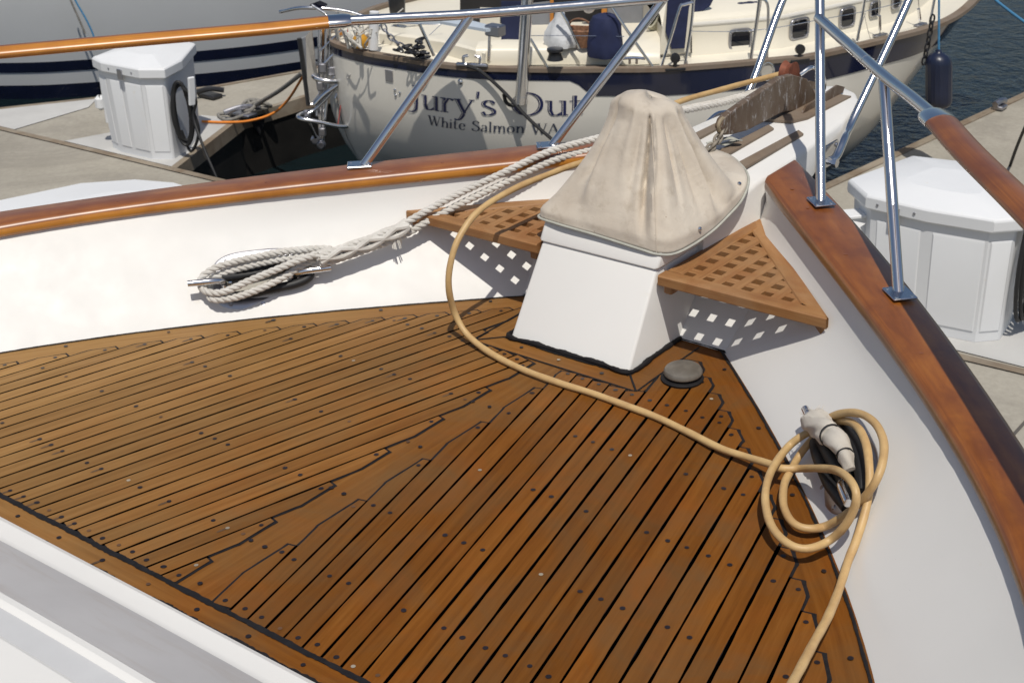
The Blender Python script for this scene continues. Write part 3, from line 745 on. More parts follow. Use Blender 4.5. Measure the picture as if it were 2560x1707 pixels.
def fold(th, t):
    f = 0
    # (angle, width, amplitude, t-lo, t-hi)
    for a, wd, am, t0, t1 in ((-1.02, .040, -.044, .03, .87), (-.92, .04, .024, .08, .87), (-.78, .10, .014, .0, .85), (-.12, .07, .022, .0, .9), (-.42, .14, -.012, .1, .9), (.12, .08, -.016, .0, .9), (-.60, .04, -.014, .25, .84), (-.30, .04, -.012, .1, .7), (-1.75, .30, .018, .1, .75), (-2.15, .07, -.018, .3, .9), (-1.95, .06, .010, .2, .7), (-2.55, .2, .016, .2, 1.0), (-2.85, .1, -.012, .2, .9), (-1.38, .10, .010, .35, .95), (-1.22, .05, -.008, .2, .8), (1.2, .15, .01, .2, .8), (2.2, .15, .012, .1, .9)):
        d = (th - a - .12*math.sin(t*5 + a*3)*.4 + math.pi) % (2*math.pi) - math.pi
        e = max(0, math.sin(math.pi*min(1, max(0, (t-t0)/(t1-t0)))))**.6 if t0 < t < t1 else 0
        f += am*math.exp(-(d/wd)**2)*e
    return f
for i in range(NT_):
    t = i/(NT_-1); row = []
    for p in bp_:
        dx, dy = p[0]-cx, p[1]-cy; rb = math.hypot(dx, dy); th = math.atan2(dy, dx)
        fwd = max(0, math.sin(th)); dg = math.degrees(th)
        ex = float(np.interp(dg, [-180, -150, -120, -90, -60, -20, -4, 12, 40, 150, 170, 180], [1.9, 1.75, 1.5, 1.3, 1.12, 1.10, 1.25, 4.2, 5.5, 4.5, 2.2, 1.9]))
        # top outline: rounded slab, wider athwart ships
        rt = 1/math.sqrt((math.cos(th)/.086)**2 + (math.sin(th)/.088)**2)
        topz = .585 - .02*max(0, math.sin(th)) - .018*max(0, math.cos(th))
        zflat = max(p[2] + .008, float(np.interp(p[1], [2.79, 3.0, 3.1, 3.14], [.298, .303, .325, .338]))); z0_ = p[2]
        if t < .1:
            g = 1; r = rb*(1 - .01*t/.1); z = p[2] + (zflat - p[2])*t/.1
        elif t < .84:
            q = (t-.1)/.74; g = (1-q)**ex; wf = min(1, fwd/.22)
            # skirt hangs straight for the first few centimetres
            r = rt + (rb*.99 - rt)*g; z = zflat + (topz - .028 - zflat)*q
            if wf > 0:
                rbd = min(rb*.98, ((abs(math.cos(th))/.205)**4 + (abs(math.sin(th))/.135)**4)**-.25)
                if q < .12: r2 = rb*.99 + (rbd - rb*.99)*(q/.12); z2 = zflat + .016*(q/.12)**2
                else:
                    qq = (q-.12)/.88; r2 = rt + (rbd - rt)*(1-qq)**1.12; z2 = zflat + .016 + (topz - .044 - zflat)*qq
                r = r*(1-wf) + r2*wf; z = z*(1-wf) + z2*wf
        else:
            q = (t-.84)/.16; r = rt*max(.02, math.cos(q*math.pi/2))**.55; z = topz - .028 + .030*math.sin(q*math.pi/2)
        r += fold(th, t*1.0)*(min(1, t/.3) if t < .84 else (1-(t-.84)/.16))
        r += .0022*math.sin(th*11 + t*9) * (1-t)*min(1, t*6)
        z += .004*math.sin(th*3+1)*(1 if t > .3 else t/.3)
        row.append(V(cx + .0*(t) + r*math.cos(th) - .012*t, cy + r*math.sin(th) + .012*t, z))
    rows.append(row)
mb = MB(); mb.quadgrid(rows, 0, True); mb.add([V(cx-.012, cy+.012, .588)] , []) ; mb.add(rows[-1], [list(range(NB))]); cm = mb.build('cover', M['canvas'], cov, auto=80)
ms = cm.modifiers.new('thick', 'SOLIDIFY'); ms.thickness = .002; ms.offset = -1
mb = MB(); mb.tube([p + V((p[0]-cx)*.012, (p[1]-cy)*.012, -.001) for p in bp_], .0034, 8, closed=True); mb.build('binding', M['piping'], cov)
# stitched seam down the front corner and two snaps
def covpt(th, t):
    i = min(range(NB), key=lambda k: abs((math.atan2(bp_[k][1]-cy, bp_[k][0]-cx) - th + math.pi) % (2*math.pi) - math.pi)); r = int(t*(NT_-1)); return rows[r][i], nrm(np.cross(rows[r][(i+1) % NB] - rows[r][i], rows[min(r+1, NT_-1)][i] - rows[r][i]))
for th, t in ((-.42, .10), (.62, .14)):
    p, n = covpt(th, t)
    if np.dot(n, V(math.cos(th), math.sin(th), 0)) < 0: n = -n
    mb = MB(); mb.lathe([(.0062, 0), (.0062, .002), (.0045, .0045), (.0015, .0052)], p, n, 14); mb.build('snap', M['steel'], cov)
mb = MB(); mb.tube([covpt(-.93, t)[0] + V(.6, -.8, 0)*.0015 for t in np.linspace(.02, .8, 26)], .0010, 6); mb.build('seam', M['canvas'], cov)

# ---- rope helper: three twisted strands ----
def rope3(mb, path, r, pitch, mi=0, seg=8, step=.0035, ph0=0):
    P = resample(path, step); prev = None; strands = [[], [], []]; L = 0
    for i in range(len(P)):
        t = nrm(P[min(i+1, len(P)-1)] - P[max(i-1, 0)])
        if prev is None: a = V(0, 0, 1) if abs(t[2]) < .9 else V(1, 0, 0); prev = nrm(a - t*np.dot(a, t))
        else: prev = nrm(prev - t*np.dot(prev, t))
        sd = np.cross(t, prev)
        if i: L += np.linalg.norm(P[i]-P[i-1])
        for k in range(3):
            a = ph0 + 2*math.pi*(L/pitch + k/3); strands[k].append(P[i] + (prev*math.cos(a) + sd*math.sin(a))*r*.50)
    for st in strands: mb.tube(st, r*.56, seg, mi)
N = NT('white_nylon_rope'); v_ = coords(N); a_ = noise(N, v_, 30, 4, .6); wv = noise(N, v_, 420, 2)
c_ = ramp(N, a_, [(.3, (.50, .475, .43)), (.7, (.64, .62, .58))]); N.l(c_, N.b.inputs['Base Color']); N.b.inputs['Roughness'].default_value = .85; bump(N, wv, .6, .0012); M['rope'] = N.m
# mooring rope
pC, uC, vC, nC = CL[-1]
def LP(a, b, c): return pC + uC*a + vC*b + nC*c
rope = thing('mooring_rope', 'thick white twisted rope doubled back from the hawse cleat over the bow', 'rope')
Aa = V(-.735, 2.47, .165); Bb = V(-.13, 3.42, .405)
hn = nrm(np.cross(Bb - Aa, V(0, 0, 1)))
def RP(px, py, off=0): return onpl(px, py, Aa + hn*off, hn)
line = [RP(795, 652), RP(870, 628), RP(935, 606), RP(1000, 578), RP(1060, 545), RP(1140, 500), RP(1250, 448), RP(1380, 390), RP(1520, 350), RP(1600, 325), RP(1760, 283), RP(1830, 262)]
mb = MB()
for o, (dx, dy), ph in ((0, (-3, -10), 0), (1, (5, 12), 1.3)):
    P = [RP(795+dx, 652+dy*.8)] + [RP(px+dx, py+dy) for px, py in ((850, 633), (900, 616))] + [RP(px+dx*1.3, py+dy) for px, py in ((960, 594), (1010, 572), (1060, 543), (1140, 500), (1250, 448), (1380, 388), (1520, 349))]
    P += [V(-.235, 3.28, .385) + V(0, 0, .010*(1-o)), V(-.20, 3.45, .385) + V(-.012*o, 0, 0), V(-.15, 3.68, .37) + V(-.016*o, 0, 0), V(-.12, 3.9, .365) + V(-.016*o, 0, 0)]
    rope3(mb, cat(P, 8), .0098, .052, ph0=ph)
mb.build('standing_part', M['rope'], rope, fixn=False)
# turns round the horns
mb = MB()
def turn(pts, ph): rope3(mb, cat(pts, 8), .0098, .052, ph0=ph)
turn([RP(812, 640), LP(.19, .052, .050), LP(.08, .058, .050), LP(-.02, .050, .052), LP(-.10, .038, .050), LP(-.152, .014, .040), LP(-.150, -.020, .038), LP(-.105, -.034, .050), LP(-.03, -.014, .062), (LP(.05, .008, .07)), LP(.12, .028, .072), LP(.20, .046, .060)], .4)
turn([RP(806, 662), LP(.17, .036, .046), LP(.06, .040, .038), LP(-.04, .030, .038), LP(-.12, .014, .030), LP(-.135, -.020, .026), LP(-.130, -.046, .034), LP(-.07, -.050, .044), LP(0, -.034, .050), LP(.06, -.012, .050), LP(.10, .008, .046)], 2.0)
turn([LP(.10, .008, .046), LP(.15, .03, .05), LP(.2, .05, .052)], .3)
mb.build('cleat_turns', M['rope'], rope, fixn=False)
# lumpy eye splice
mb = MB()
sp = cat([RP(800, 648), RP(860, 628), RP(930, 604), RP(1000, 574), RP(1020, 562)], 10)
for k in range(6):
    P = resample(sp, .004); out = []
    for i, p in enumerate(P):
        a = i*.105*(1 if k % 2 else -1) + k*math.pi/3; q = .0115
        t = nrm(P[min(i+1, len(P)-1)] - P[max(i-1, 0)]); up = nrm(V(0, 0, 1) - t*t[2]); sd = np.cross(t, up)
        out.append(p + up*math.cos(a)*q*1.15 + sd*math.sin(a)*q)
    mb.tube(out, .0082, 8)
for k in range(9):
    p = RP(990, 590); a = random.uniform(0, 6.28)
    mb.tube(cat([p, p + V(.012*math.cos(a), .012*math.sin(a), -.012), p + V(.02*math.cos(a+.5), .02*math.sin(a), -.03)], 4), .0016, 5)
mb.build('eye_splice', M['rope'], rope, fixn=False)
# black line through the port hawse
bl = thing('black_snubber', 'black braided line looped through the hawse under the white rope', 'rope')
mb = MB(); mb.tube(cat([LP(-.10, .010, .030), LP(-.04, .012, .02), LP(.03, .018, .014), LP(.08, .022, .02), LP(.126, .012, .030), LP(.13, -.014, .028), LP(.09, -.028, .024), LP(.02, -.034, .020), LP(-.06, -.040, .012), LP(-.1, -.03, .01)], 8), .0125, 14)
mb.tube(cat([LP(-.10, .02, .02), LP(0, .028, .012), LP(.09, .03, .012)], 6), .016, 12)
mb.build('line', M['rubber'], bl)

# ---- yellow hose ----
N = NT('aged_tan_rubber'); v_ = coords(N, 'UV', (1, 1, 1)); vo = coords(N)
a_ = noise(N, vo, 16, 5, .65); sc_ = noise(N, coords(N, 'UV', (30, 250, 1)), 1.0, 5, .7)
c_ = ramp(N, a_, [(.3, (.44, .27, .115)), (.55, (.54, .36, .16)), (.75, (.60, .42, .19))])
c_ = mixc(N, ramp(N, sc_, [(.55, (0, 0, 0)), (.74, (.75,)*3)]), c_, (.17, .12, .09))
N.l(c_, N.b.inputs['Base Color']); N.b.inputs['Roughness'].default_value = .5; bump(N, sc_, .15, .001); M['tan'] = N.m
def wall(px, py, off, s=1):
    """first surface the sight line meets: deck raised by off or bulwark face raised by off"""
    p, u, v, n = CL[s]; d = ray(px, py)
    t1 = (off - CP[2])/d[2]; t2 = np.dot(p + n*(off-.004) - CP, n)/np.dot(d, n)
    return CP + d*min(t1, t2)
c5 = lambda x, y, h: wall(1860 + x/3.5625, 980 + y/3.5625, h)
hose = thing('hose', 'tan rubber hose looping across the teak deck to the right hand cleat', 'hose')
P = []
hx_ = -.27
P += [V(-.115, 3.93, .40), V(-.175, 3.66, .405), V(-.225, 3.42, .40), onx(1505, 383, -.262), onx(1400, 425, -.268), onx(1290, 470, -.272), onx(1200, 525, -.276), onx(1150, 590, -.28), onx(1127, 655, -.283), onx(1122, 720, -.285), onx(1138, 785, -.284)]
P += [onz(1170, 838, .030), onz(1230, 885, .014), onz(1310, 925, .0115), onz(1400, 958, .011), onz(1480, 983, .011), onz(1560, 1012, .011), onz(1640, 1042, .0115), onz(1720, 1080, .013), onz(1800, 1120, .018), onz(1870, 1143, .026)]
P += [c5(*q) for q in ((230, 640, .040), (330, 678, .046), (500, 680, .050), (650, 678, .058), (800, 690, .072), (900, 740, .080), (975, 830, .080), (1000, 930, .072), (975, 1050, .058), (890, 1200, .046), (760, 1320, .040), (600, 1388, .040), (460, 1380, .042), (330, 1300, .044), (235, 1170, .046), (192, 1000, .050), (195, 860, .056), (235, 720, .062), (310, 590, .066), (400, 480, .066), (500, 400, .062), (590, 350, .052), (660, 300, .046), (750, 235, .046), (850, 195, .052), (960, 182, .056), (1070, 205, .056), (1170, 280, .052), (1230, 390, .046), (1248, 500, .044), (1230, 640, .046), (1180, 780, .046), (1110, 890, .038), (1020, 990, .028), (920, 1080, .024), (830, 1140, .022), (720, 1195, .022), (600, 1216, .024), (490, 1195, .026), (410, 1135, .028), (355, 1020, .030), (348, 900, .032), (365, 800, .034), (405, 720, .036), (470, 600, .036), (540, 500, .034), (620, 410, .030), (720, 310, .028), (830, 265, .034), (930, 262, .042), (1010, 310, .046), (1065, 400, .046), (1100, 520, .044), (1116, 680, .040), (1118, 820, .030), (1105, 950, .022), (1070, 1100, .018), (1030, 1230, .018), (985, 1360, .022), (935, 1480, .028))]
P += [wall(2095, 1480, .034), wall(2068, 1545, .05), wall(2035, 1605, .07), wall(1990, 1690, .10), wall(1950, 1760, .14), wall(1900, 1850, .2)]
mb = MB(); Pc = resample(cat(P, 8), .008); mb.tube(Pc, .0083, 16, scale=[1 + .03*math.sin(i*.23) + .02*math.sin(i*.71 + 1) for i in range(len(Pc))]); mb.build('tube', M['tan'], hose)

# ---- starboard cleat: black chafe gear and cloth ----
pS, uS, vS, nS = CL[1]
bs = thing('black_snubber', 'black rubber snubber wedged in the cleat inside the tan hose coil', 'snubber')
mb = MB(); mb.tube(cat([c5(640, 400, .02), c5(650, 520, .026), c5(700, 660, .030), c5(760, 800, .030), c5(850, 930, .026), c5(930, 1030, .02)], 8), .0145, 14)
mb.tube(cat([c5(900, 330, .016), c5(985, 480, .022), c5(1030, 620, .022), c5(1060, 760, .02), c5(1060, 880, .014)], 8), .016, 14)
mb.tube(cat([c5(700, 420, .018), c5(800, 600, .020), c5(900, 760, .02), c5(960, 900, .016)], 8), .02, 14)
mb.build('line', M['rubber'], bs)
N = NT('dirty_white_cloth'); v_ = coords(N, 'UV', (1, 1, 1)); wv = N.n('ShaderNodeTexWave', wave_type='BANDS', bands_direction='X'); wv.inputs['Scale'].default_value = 85; wv.inputs['Distortion'].default_value = .6; N.l(v_, wv.inputs[0])
c_ = ramp(N, wv.outputs[1], [(.0, (.52, .46, .38)), (.5, (.74, .69, .61))]); N.l(c_, N.b.inputs['Base Color']); N.b.inputs['Roughness'].default_value = .9; bump(N, wv.outputs[1], .6, .0015); M['cloth'] = N.m
cl = thing('chafe_cloth', 'frayed off white cloth wrapped round the cleat with two black ties', 'cloth')
mb = MB(); P = cat([c5(620, 262, .062), c5(690, 315, .068), c5(760, 370, .070), c5(830, 440, .070), c5(880, 520, .066), c5(915, 600, .060), c5(945, 690, .05)], 8)
rows = []; uvs = []; prev = None; L = 0
for i, p in enumerate(P):
    t = nrm(P[min(i+1, len(P)-1)] - P[max(i-1, 0)]); f = i/(len(P)-1)
    up = nrm(nS - t*np.dot(nS, t)); sd = np.cross(t, up); R = .026*(1 - .60*f**1.5) * (1 + .05*math.sin(i*.55))
    if i in (18, 19): R *= .84
    if i in (35, 36): R *= .84
    r_ = []
    for k in range(28):
        a = 2*math.pi*k/28; q = R*(1 + .10*math.sin(3*a + i*.25) + .07*math.sin(7*a + i*.6)*(1-f)); r_.append(p + up*math.cos(a)*q + sd*math.sin(a)*q*1.05)
    rows.append(r_); uvs.append([(f*.9, k*.03) for k in range(28)])
mb.quadgrid(rows, 0, True, uvs); mb.add(rows[-1], [list(range(28))], 0, uvs[-1]); mb.add(rows[0], [list(range(28))], 0, uvs[0])
for k in range(60):
    a = random.uniform(0, 6.28); q = rows[0][random.randrange(28)]; d = V(-.3, .5, .2)*.012 + V(*[random.uniform(-.008, .008) for _ in range(3)])
    mb.tube([q, q + d*.6, q + d + V(0, 0, -.003)], .0004, 4)
mb.build('wrap', M['cloth'], cl)
for i, rr in ((18, .0236), (35, .0158)):
    t = nrm(P[i+1]-P[i-1]); up = nrm(nS - t*np.dot(nS, t)); sd = np.cross(t, up); mb = MB()
    mb.tube([P[i] + up*math.cos(a)*rr + sd*math.sin(a)*rr for a in [2*math.pi*k/20 for k in range(20)]], .0018, 6, closed=True); mb.build('cable_tie', M['black'], cl)

# ---- anchor on the platform ----
N = NT('weathered_galvanised'); v_ = coords(N, 'Object', (1, 1, .45)); a_ = noise(N, v_, 14, 6, .65, .3); b_ = noise(N, v_, 48, 5, .75, .4)
c_ = ramp(N, a_, [(.3, (.105, .06, .035)), (.55, (.17, .125, .09)), (.75, (.25, .2, .16))])
c_ = mixc(N, ramp(N, b_, [(.56, (0, 0, 0)), (.66, (.85,)*3)]), c_, (.46, .44, .43)); N.l(c_, N.b.inputs['Base Color']); N.b.inputs['Roughness'].default_value = .6; N.b.inputs['Metallic'].default_value = .3; bump(N, b_, .4, .002); M['galv'] = N.m
rust = simple('rusty_iron', (.2, .06, .03), .75, var=.35, sc=40, bst=.5)
anc = thing('anchor', 'weathered galvanised plough anchor stowed on the bow roller', 'anchor')
sh = [(3.332, .405), (3.345, .424), (3.369, .432), (3.495, .447), (3.60, .457), (3.67, .465), (3.74, .456), (3.831, .422), (3.88, .375), (3.912, .335), (3.90, .318), (3.79, .338), (3.689, .356), (3.66, .3575), (3.479, .357), (3.401, .367), (3.350, .378)]
mb = MB(); mb.prism([(a, b) for a, b in sh], -.011, .011, 0, (V(0, 1, 0), V(0, 0, 1), V(1, 0, 0))); so = mb.build('shank', M['galv'], anc, auto=30, bevel=.003)
mb = MB(); mb.tube(cat([V(.0, 3.80, .44), V(.018, 3.84, .455), V(.028, 3.885, .43), V(.026, 3.915, .385), V(.01, 3.93, .35)], 6), .0065, 10); mb.build('shackle', M['steel'], anc)
mb = MB(); mb.lathe([(.006, -.016), (.036, -.016), (.030, -.006), (.028, 0), (.030, .006), (.036, .016), (.006, .016)], (-.035, 3.80, .44), (1, 0, 0), 24); mb.build('roller', rust, anc)
# roller cheeks (fixed to the platform)
mb = MB(); mb.prism([(-.055, 3.63), (.052, 3.66), (.075, 3.72), (.085, 3.98), (-.07, 3.98)], .3365, .345); mb.build('roller_plate', M['teakgray'], platform)
mb = MB()
for x in (-.045, .045): mb.prism([(3.74, .345), (4.00, .345), (4.01, .36), (3.96, .378), (3.76, .362)], x-.003, x+.003, 0, (V(0, 1, 0), V(0, 0, 1), V(1, 0, 0)))
mb.build('roller_cheek', M['galv'], platform)
# chain
ch = thing('anchor_chain', 'rusty chain shackled to the anchor shank and running under the cover', 'chain')
mb = MB(); cp = cat([V(.0, 3.366, .402), V(.004, 3.345, .384), V(.004, 3.318, .366), V(.0, 3.285, .352), V(-.004, 3.25, .349), V(-.002, 3.21, .35)], 6); cp = resample(cp, .0185)
for i in range(len(cp)-1):
    c = (cp[i]+cp[i+1])/2; t = nrm(cp[i+1]-cp[i]); a = V(1, 0, 0); b = nrm(np.cross(t, a)); a = np.cross(b, t); sd = nrm(a + b) if i % 2 else nrm(a - b)
    mb.tube([c + t*.0165*math.cos(q) + sd*.0095*math.sin(q) for q in [2*math.pi*k/18 for k in range(18)]], .0042, 8, closed=True)
mb.build('links', simple('old_chain', (.24, .21, .17), .7, var=.3, sc=60, bst=.3, metal=.2), ch)
mb = MB(); mb.tube(cat([V(.005, 3.362, .412), V(.006, 3.345, .426), V(.004, 3.330, .412), V(.003, 3.338, .392), V(.002, 3.352, .388)], 6), .0055, 8); mb.build('shackle', simple('old_shackle', (.3, .24, .16), .7, var=.3, sc=60), ch)
# folded strap end by the cover
st = thing('webbing_strap', 'short folded grey webbing strap on the platform beside the cover', 'strap')
mb = MB(); mb.sweep(cat([V(.0, 3.36, .346), V(.012, 3.395, .348), V(.03, 3.40, .353), V(.024, 3.385, .361), V(.002, 3.37, .362), V(-.03, 3.33, .352)], 6), [(.010, .001), (-.010, .001), (-.010, -.001), (.010, -.001)]); mb.build('webbing', M['piping'], st)
# =====================================================================
# SETTING
# =====================================================================
ZD, ZW = -1.4, -1.85
mb = MB(); mb.add([V(-150, -60, ZW), V(150, -60, ZW), V(150, 260, ZW), V(-150, 260, ZW)], [[0, 1, 2, 3]]); struct(mb.build('water', M['water']))
pierside = simple('wet_pier_side', (.010, .009, .008), .6, var=.5, sc=5, bst=.4)
def slab(name, poly, mat, z0=-1.98, z1=ZD, struct_=True):
    mb = MB(); mb.prism(poly, z0, z1); mb.m = [0, 0] + [1]*(len(mb.f)-2); o = mb.build(name, [mat, pierside], None, auto=20)
    if struct_: struct(o)
    return o
wl = lambda x: 5.95 + .042*x            # outer edge of the main walkway
slab('walkway', [(-30, wl(-30)-1.75), (30, wl(30)-1.75), (30, wl(30)-.06), (-30, wl(-30)-.06)], M['conc'])
slab('walkway', [(-30, wl(-30)-.058), (30, wl(30)-.058), (30, wl(30)-.004), (-30, wl(-30)-.004)], M['whaler'], z1=ZD+.006)
# left finger pier between the white hull and the cream boat
fl_ = [(-5.42, wl(-5.42)), (-5.92, 6.74), (-5.9, 7.35), (-5.65, 8.8), (-5.3, 11), (-6.0, 11), (-6.44, 7.88), (-6.71, 7.17), (-7.24, 6.49), (-7.85, wl(-7.85))]
slab('finger_pier', fl_, M['conc'])
slab('finger_pier', [(-7.85, wl(-7.85)+.001), (-7.24, 6.49), (-7.1, 6.30), (-7.1, wl(-7.1)+.001)], M['concpale'], z0=ZD+.001, z1=ZD+.005)
slab('finger_pier', [(-6.55, wl(-6.5)+.001), (-5.44, wl(-5.44)+.001), (-5.91, 6.70), (-6.2, 6.62)], M['concpale'], z0=ZD+.001, z1=ZD+.006)
def edge(name, pts, mat, w_=.05, z1=ZD+.008, z0=-1.49):
    mb = MB(); P = [V(p[0], p[1], 0) for p in pts]
    mb.sweep(P, [(w_/2, z1), (-w_/2, z1), (-w_/2, z0), (w_/2, z0)], (0, 0, 1), 0, smooth=False); o = mb.build(name, mat, None, auto=20); struct(o); return o
edge('dock_edging', [(-5.43, wl(-5.42)-.02), (-5.93, 6.75), (-5.91, 7.36), (-5.64, 8.8), (-5.3, 11)], M['whaler'])
edge('dock_edging', [(-7.86, wl(-7.86)), (-7.25, 6.50), (-6.72, 7.18), (-6.45, 7.89), (-6.0, 11)], M['whaler'], .04)
# right finger pier
slab('finger_pier', [(-1.90, wl(-1.9)), (-1.72, 7.64), (-1.42, 10.2), (-1.2, 12.5), (-.9, 18), (3, 18), (3, wl(3))], M['conc'])
edge('dock_edging', [(-1.93, wl(-1.9)), (-1.74, 7.64), (-1.44, 10.2), (-1.22, 12.5), (-.9, 18)], M['whaler'], .06)
# expansion joints on the concrete
jm = simple('joint_filler', (.1, .09, .08), .9)
def joint(pts, w_=.02):
    mb = MB(); mb.sweep([V(p[0], p[1], 0) for p in pts], [(w_/2, ZD+.0035), (-w_/2, ZD+.0035), (-w_/2, ZD+.0005), (w_/2, ZD+.0005)], (0, 0, 1), 0, smooth=False); struct(mb.build('dock_joint', jm))
joint([(-1.2, 7.9), (2.0, 7.6)], .014); joint([(-.9, 10.2), (2.4, 9.8)], .014); joint([(.28, wl(.2)-1.7), (.28, wl(.2)-.1)], .014)

# ---- dock boxes ----
def dockbox(name, plan, zb, zt, label, lidover=.05, lidh=.07, group='white plastic dock boxes on the piers', taper=.93, panels=((0, 1),)):
    b = thing(name, label, 'dock box', group=group)
    c = np.mean([V(*p, 0) for p in plan], axis=0)
    mb = MB(); n = len(plan); rows = []
    for z, k in ((zb, taper), (zb+.02, taper+.005), (zt-.05, 1.0), (zt, 1.0)):
        rows.append([c + (V(*p, 0)-c)*k + V(0, 0, z) for p in plan])
    mb.quadgrid(rows, 0, True, smooth=False); bo = mb.build('box_body', M['powder'], b, auto=20, bevel=.012)
    # moulded raised panels
    for (i, a0, a1) in panels:
        p, q = V(*plan[i], 0), V(*plan[(i+1) % n], 0); d = nrm(q-p); L = np.linalg.norm(q-p); o_ = nrm(V(d[1], -d[0], 0)); o_ = o_ if np.dot(o_, (p+q)/2 - c) > 0 else -o_
        m = MB(); A = p + d*L*a0; B = p + d*L*a1; rr = []
        for z, k, e in ((zb+.05, taper+.008, .0), (zb+.056, taper+.01, .0045), (zt-.10, 1.0, .0045), (zt-.085, 1.0, .0)):
            pa, pb = c + (A-c)*k + o_*e, c + (B-c)*k + o_*e; dd = d*e*1.2
            rr.append([pa - o_*e*.98 + V(0, 0, z) , pa + dd + V(0, 0, z), pb - dd + V(0, 0, z), pb - o_*e*.98 + V(0, 0, z)])
        m.quadgrid(rr, 0, smooth=False); m.build('raised_panel', M['powder'], b, auto=20)
    # lid
    mb = MB(); rows = []; k1 = 1 + lidover*1.6
    for z, k in ((zt-.035, k1-.012), (zt-.03, k1), (zt+.02, k1), (zt+.032, k1-.03)):
        rows.append([c + (V(*p, 0)-c)*k + V(0, 0, z) for p in plan])
    rows.append([c + (V(*p, 0)-c)*.45 + V(0, 0, zt+.075) for p in plan])
    mb.quadgrid(rows, 0, True, smooth=False); mb.add(rows[-1], [list(range(n))], 0, None, None, False); mb.add(rows[0], [list(range(n))], 0, None, None, False)
    mb.build('lid', M['powder'], b, auto=12, bevel=.006)
    # catch and screw heads on the lid edge
    i_, j_ = (1, 2) if n > 6 else (0, 1)
    p, q = c + (V(*plan[1], 0)-c)*k1, c + (V(*plan[2], 0)-c)*k1; d = nrm(q-p); o_ = nrm(V(d[1], -d[0], 0)); o_ = o_ if np.dot(o_, (p+q)/2 - c) > 0 else -o_
    m = MB(); m.box((p+q)/2 + V(0, 0, zt-.03) + o_*.006, .022, .006, .035, (d, o_, V(0, 0, 1)), bev=.003); m.build('catch', M['steelrough'], b, auto=20)
    for f_ in (.2, .8):
        m = MB(); m.lathe([(.007, 0), (.006, .003), (.002, .004)], p*(1-f_) + q*f_ + V(0, 0, zt-.005) + o_*.001, o_, 10); m.build('screw', M['steelrough'], b)
    return b, c
lb, lc = dockbox('dock_box', [(-6.16, 5.76), (-6.02, 5.72), (-5.68, 5.735), (-5.545, 5.82), (-5.62, 6.02), (-5.86, 6.34), (-6.05, 6.36), (-6.22, 6.0)], ZD+.006, -.80, 'white dock box with a coiled black cable, in front of the large white hull', panels=((1, .1, .42), (1, .52, .98), (2, .15, .9), (0, .1, .9)))
mb = MB(); mb.box((-6.2, 5.83, -1.08), .02, .05, .16, (nrm(V(-.8, -.6, 0)), nrm(V(.6, -.8, 0)), V(0, 0, 1)), bev=.01); mb.box((-6.235, 5.80, -1.1), .035, .04, .05, (nrm(V(-.8, -.6, 0)), nrm(V(.6, -.8, 0)), V(0, 0, 1)), bev=.02); mb.build('socket_housing', M['powder'], lb, auto=20)
rb_, rc = dockbox('dock_box', [(-.90, 6.22), (-.74, 6.07), (-.45, 6.05), (-.17, 6.08), (-.08, 6.17), (-.11, 6.40), (-.45, 6.75), (-.80, 6.68)], ZD+.006, -.80, 'large white dock box seen past the right hand steel stanchion', taper=.955, panels=((1, .12, .9), (2, .1, .95), (3, .1, .9)))
mb = MB(); ax_ = (nrm(V(.16, -.15, 0)), nrm(V(.15, .16, 0)), V(0, 0, 1)); mb.box((-.85, 6.09, -1.02), .035, .07, .12, ax_, bev=.008); mb.box((-.86, 6.08, -.895), .05, .085, .008, ax_, bev=.003); mb.build('socket_housing', M['powder'], rb_, auto=20)
slab('box_pad', [(-.95, wl(0)+.01), (.3, wl(.3)+.01), (.3, 6.9), (-.9, 6.95)], M['concpale'], z0=ZD+.0005, z1=ZD+.005)
dockbox('dock_box', [(-4.60, 3.86), (-4.44, 4.32), (-4.24, 4.52), (-4.02, 4.60), (-3.2, 4.56), (-2.9, 4.4), (-3.0, 3.6), (-4.2, 3.4)], ZD+.004, -.93, 'white dock box whose pale lid just shows above the left hand varnished cap rail', lidover=.02, panels=())
# ---- black cable coil hanging on the left dock box ----
cc = thing('cable_coil', 'coiled black shore power cable hanging on the side of the left dock box', 'cable')
mb = MB(); cen = V(-5.50, 5.90, -1.08)
P = []
for i in range(150):
    a = i/150*2*math.pi*5; r = .07 + .012*math.sin(a*.37); P.append(cen + nrm(V(.55, -.6, 0))*(.02 + .012*math.sin(i*.31)) + nrm(V(.6, .55, 0))*math.cos(a)*r*.8 + V(0, 0, 1)*math.sin(a)*(.20 + .02*math.sin(a*.5)))
mb.tube(P, .011, 8)
mb.tube(cat([cen + V(.05, -.02, .18), cen + V(.12, .02, .1), cen + V(.10, 0, -.02), cen + V(.2, -.03, -.2), cen + V(.34, -.05, -.45), cen + V(.36, -.05, -.72)], 8), .010, 8)
mb.tube(cat([cen + V(.02, .02, .12), cen + V(.10, .03, -.1), cen + V(.03, 0, -.26), cen + V(-.02, -.02, -.12)], 8), .010, 8)
mb.build('cable', M['rubber'], cc)
mb = MB(); mb.box(cen + V(.115, .0, .16), .012, .022, .095, (nrm(V(.9, -.3, 0)), nrm(V(.3, .9, 0)), nrm(V(.12, 0, 1))), bev=.004); mb.build('hanger', M['powder'], cc, auto=20)

